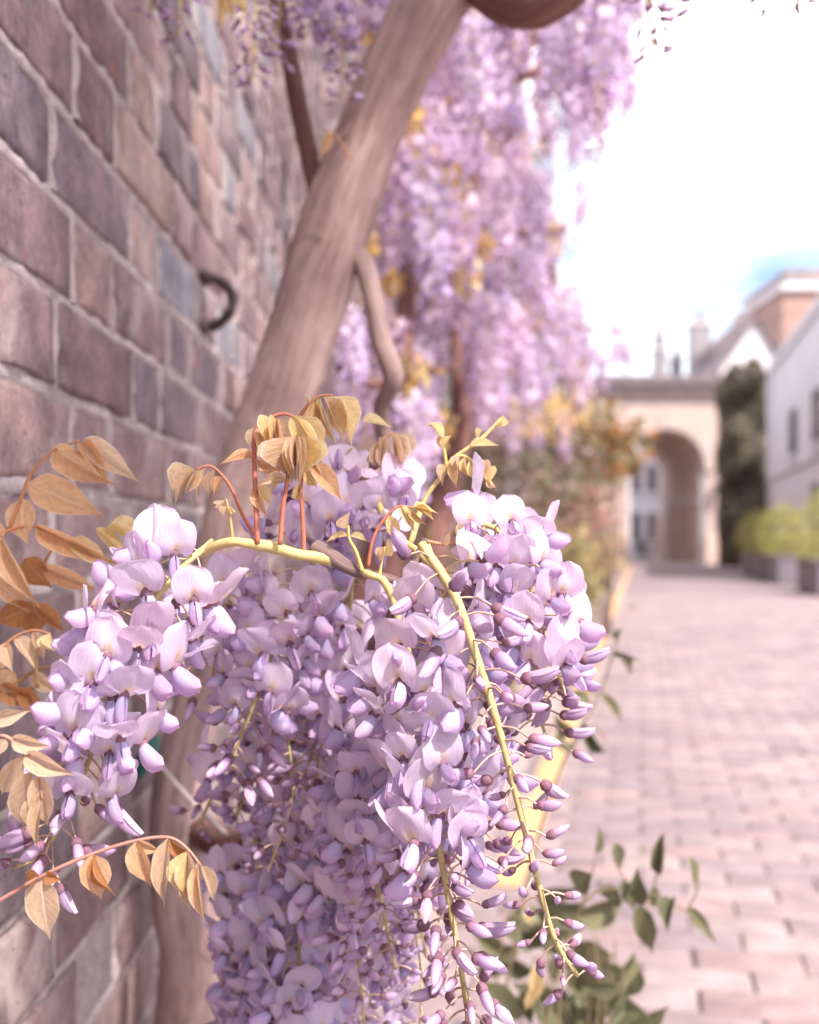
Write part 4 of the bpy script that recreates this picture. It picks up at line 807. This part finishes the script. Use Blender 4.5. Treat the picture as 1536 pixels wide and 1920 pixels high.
bush('fern_shrub', 'mixed olive undergrowth at the foot of the second wisteria', P(860, 1120, 3.6), (0.45, 0.6, 0.30), 1600, 0.055, [(0.30, 0.22, 0.12), (0.22, 0.18, 0.10), (0.36, 0.25, 0.2), (0.18, 0.14, 0.08)], 46)

# ------------------------------------------------------------------ buildings
def window(parent, x0, x1, y0, y1, z0, z1, face, frame_col=(0.75, 0.72, 0.75), bars=(1, 1), depth=0.1):
    """face: ('x', value, sign) or ('y', value, sign); the local axis the window looks along"""
    ax, val, sg = face
    def bx(name, a0, a1, c0, c1, o0, o1, mat, par, col=(1, 1, 1)):
        o0, o1 = sorted((val + sg * o0, val + sg * o1))
        if ax == 'x': o = MB().add(*box_geo(o0, o1, a0, a1, c0, c1), col=col).build(name, mat, par, W[parent.as_pointer()], smooth=False)
        else: o = MB().add(*box_geo(a0, a1, o0, o1, c0, c1), col=col).build(name, mat, par, W[parent.as_pointer()], smooth=False)
        return o
    a0, a1 = (y0, y1) if ax == 'x' else (x0, x1)
    w = bx('window', a0 - 0.05, a1 + 0.05, z0 - 0.05, z1 + 0.05, 0.004, 0.03, M['trim'], parent, (0.12, 0.10, 0.115))
    f = 0.055
    nx, nz = bars; wx = (a1 - a0 - f * (nx + 1)) / nx; wz = (z1 - z0 - f * (nz + 1)) / nz
    for i in range(nx):
        for j in range(nz):
            p0 = a0 + f + i * (wx + f); q0 = z0 + f + j * (wz + f); bx('pane', p0, p0 + wx, q0, q0 + wz, 0.031, 0.040, M['glass'], w)
    for i in range(nx + 1): q = a0 + i * (wx + f); bx('frame', q, q + f, z0, z1, 0.032, 0.07, M['trim'], w, frame_col)
    for j in range(nz + 1): q = z0 + j * (wz + f); bx('frame', a0 + f, a1 - f, q, q + f, 0.032, 0.064, M['trim'], w, frame_col)
    bx('sill', a0 - 0.12, a1 + 0.12, z0 - 0.14, z0 - 0.051, 0.004, 0.16, M['trim'], w, (0.72, 0.69, 0.72))
# gatehouse with arch, at Y = 40, face towards the camera
GX, GY, GRd, GSP = 9.64, 40.0, 1.46, 3.62
gate = thing('arch_gatehouse', 'cream rendered gatehouse with round arch closing the lane', 'gatehouse', (GX, GY, 0))
def arch_wall(x0, x1, ztop, y0, y1, mat, name):
    mb = MB(); na = 28; a = np.linspace(np.pi, 0, na + 1)
    inner = [(-GRd, -0.05)] + [(GRd * math.cos(q), GSP + GRd * math.sin(q)) for q in a] + [(GRd, -0.05)]
    outer = [(x0, -0.05)] + [(x0 + (x1 - x0) * k / na, ztop) for k in range(na + 1)] + [(x1, -0.05)]
    m = len(inner)
    for y in (y0, y1): mb.add(np.array([(x, y, z) for x, z in inner + outer]), [[i, i + 1, m + i + 1, m + i] if y == y0 else [m + i, m + i + 1, i + 1, i] for i in range(m - 1)])
    V = np.array([(x, y, z) for y in (y0, y1) for x, z in outer]); mb.add(V, [[i, i + 1, m + i + 1, m + i] for i in range(m - 1)])
    o = mb.build(name, mat, gate, smooth=False, local=True)
    mb = MB(); V = np.array([(x, y, z) for y in (y0 + 0.6, y1) for x, z in inner]); mb.add(V, [[m + i, m + i + 1, i + 1, i] for i in range(m - 1)])
    mb.build('vault', M['soffit'], gate, smooth=False, local=True)
    mb = MB(); V = np.array([(x, y, z) for y in (y0, y0 + 0.6) for x, z in inner]); mb.add(V, [[m + i, m + i + 1, i + 1, i] for i in range(m - 1)])
    mb.build('reveal', M['white'], gate, smooth=False, local=True)
arch_wall(-6.2, 2.04, 6.4, 0, 7.0, M['cream'], 'wall')
# archivolt ring and keystone
mb = MB(); na = 24
for k in range(na):
    a0, a1 = math.pi * k / na, math.pi * (k + 1) / na; V = []
    for y in (-0.06, 0.02):
        for r_ in (GRd - 0.02, GRd + 0.26):
            for a in (a0, a1): V.append((r_ * math.cos(a), y, GSP + r_ * math.sin(a)))
    mb.add(np.array(V), [[0, 1, 3, 2], [4, 6, 7, 5], [0, 4, 5, 1], [2, 3, 7, 6], [0, 2, 6, 4], [1, 5, 7, 3]])
mb.build('arch_ring', M['cream'], gate, smooth=False, local=True)
for s in (-1, 1): box('impost', min(s * 1.44, s * 1.86), max(s * 1.44, s * 1.86), -0.09, 0.5, GSP - 0.16, GSP - 0.005, M['cream'], gate)
box('cornice', -6.4, 2.14, -0.30, 7.2, 6.403, 6.70, M['slate'], gate); box('parapet', -6.5, 2.24, -0.42, 7.3, 6.703, 7.02, M['slate'], gate)
for s in (-1, 1): box('plinth', min(s * 1.47, s * 2.10), max(s * 1.47, s * 2.10), -0.10, 0.55, -0.05, 1.1, M['soffit'], gate)
for s in (-1, 1): box('pilaster', min(s * 1.35, s * 1.475), max(s * 1.35, s * 1.475), 0.1, 0.6, 0, GSP - 0.17, M['white'], gate)
for k, (y0, w) in enumerate([(1.3, 1.1), (3.2, 1.2), (5.2, 1.1)]):
    d = box('door', 1.38, 1.455, y0, y0 + w, 0, 2.3, M['pink'], gate); obj('handle', MB().add(*box_geo(1.33, 1.378, y0 + 0.1, y0 + 0.16, 1.0, 1.15), col=(0.1, 0.09, 0.09)).mesh('handle', M['iron']), d, W[gate.as_pointer()])
    box('lintel', 1.36, 1.457, y0 - 0.1, y0 + w + 0.1, 2.303, 2.5, M['white'], gate)
lan = thing('wall_lantern', 'small black lantern on bracket beside the arch', 'lantern', (GX + 1.86, GY - 0.1, 2.7))
box('bracket', -0.03, 0.03, -0.22, 0.08, 0.30, 0.36, M['iron'], lan, (0.05, 0.05, 0.055)); box('lamp_glass', -0.10, 0.10, -0.32, -0.12, -0.12, 0.22, M['glass'], lan); box('cap', -0.14, 0.14, -0.36, -0.08, 0.221, 0.30, M['iron'], lan, (0.05, 0.05, 0.055))
# mews houses on the right of the lane
def mews(name, label, t0, t1, colm, wins, doors):
    Mx = Matrix.Translation(RP(0, 3.95)) @ ROADM; t = thing(name, label, 'house', M=Matrix.Translation(RP(t0, 3.95)) @ ROADM)
    Ln = t1 - t0
    box('wall', 0, 6, 0, Ln, -0.05, 6.0, colm, t); box('parapet', -0.08, 0.35, 0.0, Ln, 6.003, 6.28, M['white'], t); box('string_course', -0.07, -0.003, 0, Ln, 2.72, 2.88, M['white'], t)
    V = np.array([(0.36, 0, 6.0), (5.9, 0, 6.0), (3.1, 0, 7.6), (0.36, Ln, 6.0), (5.9, Ln, 6.0), (3.1, Ln, 7.6)]); MB().add(V, [[0, 1, 2], [5, 4, 3], [0, 2, 5, 3], [2, 1, 4, 5], [1, 0, 3, 4]]).build('roof', M['slate'], t, smooth=False, local=True)
    for y, w, z0, z1 in wins: window(t, 0, 0, y, y + w, z0, z1, ('x', 0, -1), frame_col=(0.10, 0.085, 0.10), bars=(1, 2))
    for y in doors:
        d = box('door', -0.05, -0.004, y, y + 1.0, 0, 2.15, M['trim'], t, (0.10, 0.09, 0.12)); obj('handle', MB().add(*box_geo(-0.12, -0.051, y + 0.08, y + 0.14, 1.0, 1.12), col=(0.4, 0.35, 0.2)).mesh('handle', M['iron']), d, W[t.as_pointer()])
    V, Fc, U = tube_geo([(-0.07, Ln - 0.35, 0), (-0.07, Ln - 0.35, 5.9)], 0.055, 8); MB().add(V, Fc, (0.66, 0.62, 0.66), U).build('downpipe', M['trim'], t, local=True)
    return t
mews('white_mews_house', 'white painted mews house with dark windows behind the box planters', 22.0, 34.6, M['white'], [(7.0, 0.85, 3.1, 4.25), (3.2, 0.85, 3.1, 4.25), (0.8, 0.85, 3.1, 4.25)], [3.4])
# terrace on the left behind the wisterias
lt = thing('brick_terrace', 'pale brick terrace behind the wisterias on the left', 'house', M=Matrix.Translation(RP(5.0, -1.35)) @ ROADM)
box('wall', -6, 0, 0.4, 33.5, -0.05, 4.9, M['gbrick'], lt); box('parapet', -0.4, 0.06, 0.4, 33.5, 4.903, 5.1, M['gbrick'], lt)
for k in range(8): window(lt, 0, 0, 2 + 3.8 * k, 3 + 3.8 * k, 1.0, 2.5, ('x', 0, 1), frame_col=(0.2, 0.18, 0.18), bars=(2, 2)); window(lt, 0, 0, 2 + 3.8 * k, 3 + 3.8 * k, 3.1, 4.4, ('x', 0, 1), frame_col=(0.2, 0.18, 0.18), bars=(2, 2))
V, Fc, U = tube_geo([(0.08, 1.2, 0), (0.08, 1.2, 4.8)], 0.06, 8); MB().add(V, Fc, (0.36, 0.42, 0.44), U).build('downpipe', M['trim'], lt, local=True)
# behind the gatehouse: chimneyed house, gabled house, tall brick block, houses through the arch
def chimney(parent, cx, cy, z0, z1, w, mat, pots, potcol=(0.20, 0.07, 0.055)):
    c = box('chimney', cx - w / 2, cx + w / 2, cy - 0.4, cy + 0.4, z0, z1, mat, parent)
    base = W[parent.as_pointer()]
    obj('chimney_cap', MB().add(*box_geo(cx - w / 2 - 0.08, cx + w / 2 + 0.08, cy - 0.48, cy + 0.48, z1 + 0.002, z1 + 0.16), col=(0.55, 0.5, 0.5)).mesh('chimney_cap', M['trim'], False), c, base)
    for i in range(pots):
        x = cx + (i - (pots - 1) / 2) * 0.42; V, Fc, U = tube_geo([(x, cy, z1 + 0.15), (x, cy, z1 + 0.35), (x, cy, z1 + 0.62), (x, cy, z1 + 0.70)], [0.19, 0.15, 0.14, 0.18], 10)
        obj('chimney_pot', MB().add(V, Fc, potcol, U).mesh('chimney_pot', M['trim']), c, base)
def at(px, Y): return (px - 768) / F * Y
def zz(py, Y): return CH - (py - HY) / F * Y
rh = thing('chimney_house', 'white house behind the gatehouse with tall chimney stacks', 'house', (at(1290, 52), 52, 0))
ox = at(1290, 52)
box('wall', at(1100, 52) - ox, at(1345, 52) - ox, 4, 12, -0.05, 6.6, M['white'], rh); box('roof', at(1090, 52) - ox, at(1352, 52) - ox, 3.7, 12.2, 6.603, 6.95, M['slate'], rh)
for k in range(4):
    for z0, z1 in ((3.5, 4.8), (0.9, 2.3)): window(rh, at(1155 + 30 * k, 56) - ox, at(1170 + 30 * k, 56) - ox, 0, 0, z0, z1, ('y', 4, -1), frame_col=(0.3, 0.28, 0.3), bars=(1, 2))
box('door', at(1226, 56) - ox, at(1240, 56) - ox, 3.94, 3.996, 0, 2.2, M['pink'], rh)
chimney(rh, at(1312, 57) - ox, 5.0, 6.953, zz(612, 57), 1.05, M['stack'], 1); chimney(rh, at(1237, 57) - ox, 5.0, 6.953, zz(658, 57), 0.62, M['stack'], 1, (0.09, 0.06, 0.06)); chimney(rh, at(1268, 58) - ox, 6.0, 6.953, zz(675, 58), 0.5, M['stack'], 1, (0.09, 0.07, 0.07))
chimney(rh, at(1236, 61) - ox, 9.0, 6.953, zz(632, 61), 0.34, M['stack'], 1)
gh = thing('gabled_house', 'white gabled house with dark slate roof beyond the ivy', 'house', (at(1400, 47), 47, 0)); ox = at(1400, 47)
zr = zz(600, 47); ze = zz(690, 47); xa, xb_ = at(1350, 47) - ox, at(1465, 47) - ox; xm = (at(1418, 47) - ox)
V = np.array([(xa, 0, -0.05), (xb_, 0, -0.05), (xb_, 0, ze), (xm, 0, zr), (xa, 0, ze)]); V2 = V + np.array((0, 7, 0))
MB().add(np.concatenate([V, V2]), [[0, 1, 2, 3, 4], [9, 8, 7, 6, 5], [0, 5, 6, 1], [1, 6, 7, 2], [2, 7, 8, 3], [3, 8, 9, 4], [4, 9, 5, 0]]).build('wall', M['white'], gh, smooth=False, local=True)
def slope(x0, z0, x1, z1, name):
    V = np.array([(x0, -0.25, z0), (x1, -0.25, z1), (x1, 7.2, z1), (x0, 7.2, z0), (x0, -0.25, z0 + 0.14), (x1, -0.25, z1 + 0.14), (x1, 7.2, z1 + 0.14), (x0, 7.2, z0 + 0.14)]); return MB().add(V, BOXF).build(name, M['slate'], gh, smooth=False, local=True)
slope(xa - 0.25, ze - 0.35, xm, zr + 0.012, 'roof'); slope(xm + 0.002, zr + 0.012, xb_ + 0.25, ze - 0.25, 'roof')
# the darker wing of the same house running left
wing = MB(); x0, x1 = at(1333, 50), at(1400, 50); V = np.array([(x0, 49.2, 6.4), (x1, 49.2, 6.4), (x1, 49.2, zz(592, 50)), (x0, 49.2, zz(650, 50)), (x0, 53, 6.4), (x1, 53, 6.4), (x1, 53, zz(592, 50)), (x0, 53, zz(650, 50))])
wing.add(V, BOXF).build('wing_roof', M['slate'], gh, smooth=False)
bb = thing('brick_block', 'tall orange brick block with white parapet above the white house', 'building', (at(1560, 60), 60, 0)); ox = at(1560, 60)
box('wall', at(1468, 60) - ox, at(1760, 60) - ox, 0, 9, -0.05, zz(545, 60), M['fbrick'], bb); box('cornice', at(1462, 60) - ox, at(1770, 60) - ox, -0.3, 9.2, zz(545, 60) + 0.003, zz(534, 60), M['white'], bb)
box('attic', at(1482, 60) - ox, at(1760, 60) - ox, 0.5, 8, zz(534, 60) + 0.003, zz(512, 60), M['white'], bb); box('roof', at(1476, 60) - ox, at(1766, 60) - ox, 0.2, 8.3, zz(512, 60) + 0.003, zz(505, 60), M['fbrick'], bb)
for k in range(3): window(bb, at(1510 + 45 * k, 60) - ox, at(1535 + 45 * k, 60) - ox, 0, 0, 8.5, 10.5, ('y', 0, -1), bars=(1, 2))
bush('tub_shrub', 'small dark clipped shrub beyond the arch by the white house', (at(1206, 54), 54, 0.5), (0.5, 0.4, 0.5), 500, 0.12, [(0.08, 0.09, 0.06), (0.12, 0.13, 0.08)], 47)

# ------------------------------------------------------------------ ivy and planters on the right
ri = np.random.default_rng(19)
ivy = thing('ivy', 'tall dark ivy covering the wall between arch and white house', 'ivy', (at(1395, 35.5), 35.5, 0))
n = 15000; x = ri.uniform(at(1350, 35.5), at(1446, 35.5), n); z = ri.uniform(0.0, 6.9, n)
lob = 0.35 + 0.30 * np.sin(2.1 * z + 1.7 * x) + 0.22 * np.sin(4.7 * z - 3.1 * x + 1)
top = 6.2 + 0.6 * np.sin((x - x.min()) / (x.max() - x.min()) * np.pi) + 0.2 * np.sin(9 * x)
keep = z < top; x, z, lob = x[keep], z[keep], lob[keep]; n = len(x); xm_ = (x.min() + x.max()) / 2
ed = np.clip(np.abs(x - xm_) / (x.max() - x.min()) * 2, 0, 1)
y = 35.9 - (0.5 + lob) * np.sqrt(1.02 - ed ** 2) * ri.uniform(0.55, 1.0, n); x = x + 0.07 * np.sin(3 * z) * ed
V, Fc, C = leaf_cloud(np.stack([x, y, z], 1), 0.15, palette(n, [(0.20, 0.175, 0.13), (0.25, 0.215, 0.16), (0.17, 0.145, 0.12), (0.31, 0.27, 0.19)], ri, 0.3), ri, 0.8, 0.3)
stuff(MB().add(V, Fc, C).build('foliage', M['foliage'], ivy))
for k in range(4):
    xs = at(1360 + 25 * k, 35.9); V, Fc, U = tube_geo(spline([(xs, 35.9, -0.02), (xs + 0.1, 35.85, 2), (xs - 0.1, 35.88, 4), (xs + 0.1, 35.9, 6)], 16), np.linspace(0.05, 0.02, 16), 6); MB().add(V, Fc, (0.14, 0.1, 0.08), U).build('stem', M['stem'], ivy)
box('backing_wall', at(1352, 36) - at(1395, 35.5), at(1452, 36) - at(1395, 35.5), 0.42, 0.9, -0.05, 6.3, M['pink'], ivy)
PL = [('a', 17.6), ('b', 22.3), ('c', 24.9), ('d', 27.5)]
PLL = ['slatted dark grey planter box at the open end of the planter row', 'slatted dark grey planter box, second from the open end of the row', 'slatted dark grey planter box, second from the ivy', 'slatted dark grey planter box beside the ivy']
BLL = ['clipped box hedge with round tops in the planter at the open end', 'clipped box hedge with round tops in the second planter from the open end', 'clipped box hedge with round tops in the second planter from the ivy', 'clipped box hedge with round tops in the planter beside the ivy']
for i, (nm, tt) in enumerate(PL):
    Mx = Matrix.Translation(RP(tt, 2.8)) @ ROADM
    p = tag(obj('planter', None, None, Mx), PLL[i], 'planter', 'planters along the white houses')
    box('box_body', -0.24, 0.24, -0.98, 0.98, 0.02, 0.50, M['trim'], p, (0.13, 0.115, 0.135)); box('rim', -0.29, 0.29, -1.03, 1.03, 0.503, 0.55, M['trim'], p, (0.16, 0.14, 0.165)); box('base', -0.22, 0.22, -0.95, 0.95, -0.02, 0.018, M['trim'], p, (0.08, 0.07, 0.08))
    for k in range(15):
        y0 = -0.965 + k * 0.13; box('slat', -0.27, -0.243, y0, y0 + 0.11, 0.03, 0.49, M['trim'], p, np.array((0.19, 0.165, 0.19)) * ri.uniform(0.85, 1.15))
    for k in range(4): box('slat', -0.225 + k * 0.118, -0.125 + k * 0.118, -1.01, -0.983, 0.03, 0.49, M['trim'], p, np.array((0.19, 0.165, 0.19)) * ri.uniform(0.85, 1.15))
    h = tag(obj('box_shrub', None, None, Matrix.Translation(RP(tt, 2.8, 0.5)) @ ROADM), BLL[i], 'shrub', 'clipped shrubs in the planters')
    pts = []
    for cy, cz, rr, m in [(0.0, 0.46, 0.52, 2000), (-0.62, 0.20, 0.34, 900), (0.62, 0.14, 0.30, 800), (0.05, 0.86, 0.26, 450)]:
        d = ri.standard_normal((m, 3)); d /= np.linalg.norm(d, axis=1)[:, None]; q = d * rr * ri.uniform(0.82, 1.04, (m, 1)); q += np.array((0, cy, cz)); pts.append(q)
    pts = np.concatenate(pts); pts = pts[pts[:, 2] > -0.02]; n = len(pts)
    V, Fc, C = leaf_cloud(pts, 0.05, palette(n, [(0.38, 0.36, 0.10), (0.46, 0.43, 0.14), (0.30, 0.28, 0.08), (0.50, 0.47, 0.18)], ri, 0.25), ri, 0.55)
    stuff(MB().add(V, Fc, C).build('foliage', M['foliage'], h, local=True))
    for cy in (-0.62, 0.0, 0.62): V, Fc, U = tube_geo([(0, cy, -0.2), (0, cy, 0.3)], 0.02, 6); MB().add(V, Fc, (0.15, 0.1, 0.07), U).build('stem', M['stem'], h, local=True)
# bare pinkish tree beyond the roofs
rt = np.random.default_rng(23)
tr = thing('tree', 'pale pink spring tree showing above the roofs beside the brick block', 'tree', (at(1440, 66), 66, 0))
V, Fc, U = tube_geo(spline([(at(1440, 66), 66, -0.05), (at(1438, 66), 66, 7), (at(1442, 66), 66, zz(580, 66))], 14), np.linspace(0.28, 0.06, 14), 8); MB().add(V, Fc, (1, 1, 1), U).build('trunk', M['bark_dark'], tr)
for k in range(14):
    a = rt.uniform(0, 6.28); z0 = rt.uniform(7, 12); e = (at(1440, 66) + 2.2 * math.cos(a), 66 + 1.8 * math.sin(a), z0 + rt.uniform(1.5, 3)); V, Fc, U = tube_geo(spline([(at(1440, 66), 66, z0), (at(1440, 66) + 0.9 * math.cos(a), 66 + 0.8 * math.sin(a), z0 + 1.2), e], 8), np.linspace(0.07, 0.015, 8), 5); MB().add(V, Fc, (1, 1, 1), U).build('branch', M['bark_dark'], tr)
n = 1800; d = rt.standard_normal((n, 3)); d /= np.linalg.norm(d, axis=1)[:, None]; p = d * rt.uniform(0.5, 1, (n, 1)) * np.array((2.2, 1.8, 2.3)) + np.array((at(1440, 66), 66, zz(600, 66) - 0.6))
V, Fc, C = leaf_cloud(p, 0.20, palette(n, [(0.55, 0.40, 0.42), (0.48, 0.36, 0.36), (0.6, 0.48, 0.5)], rt), rt, 0.6); stuff(MB().add(V, Fc, C).build('crown', M['foliage'], tr))
print('flowers', COUNT, 'objects', len(bpy.data.objects))
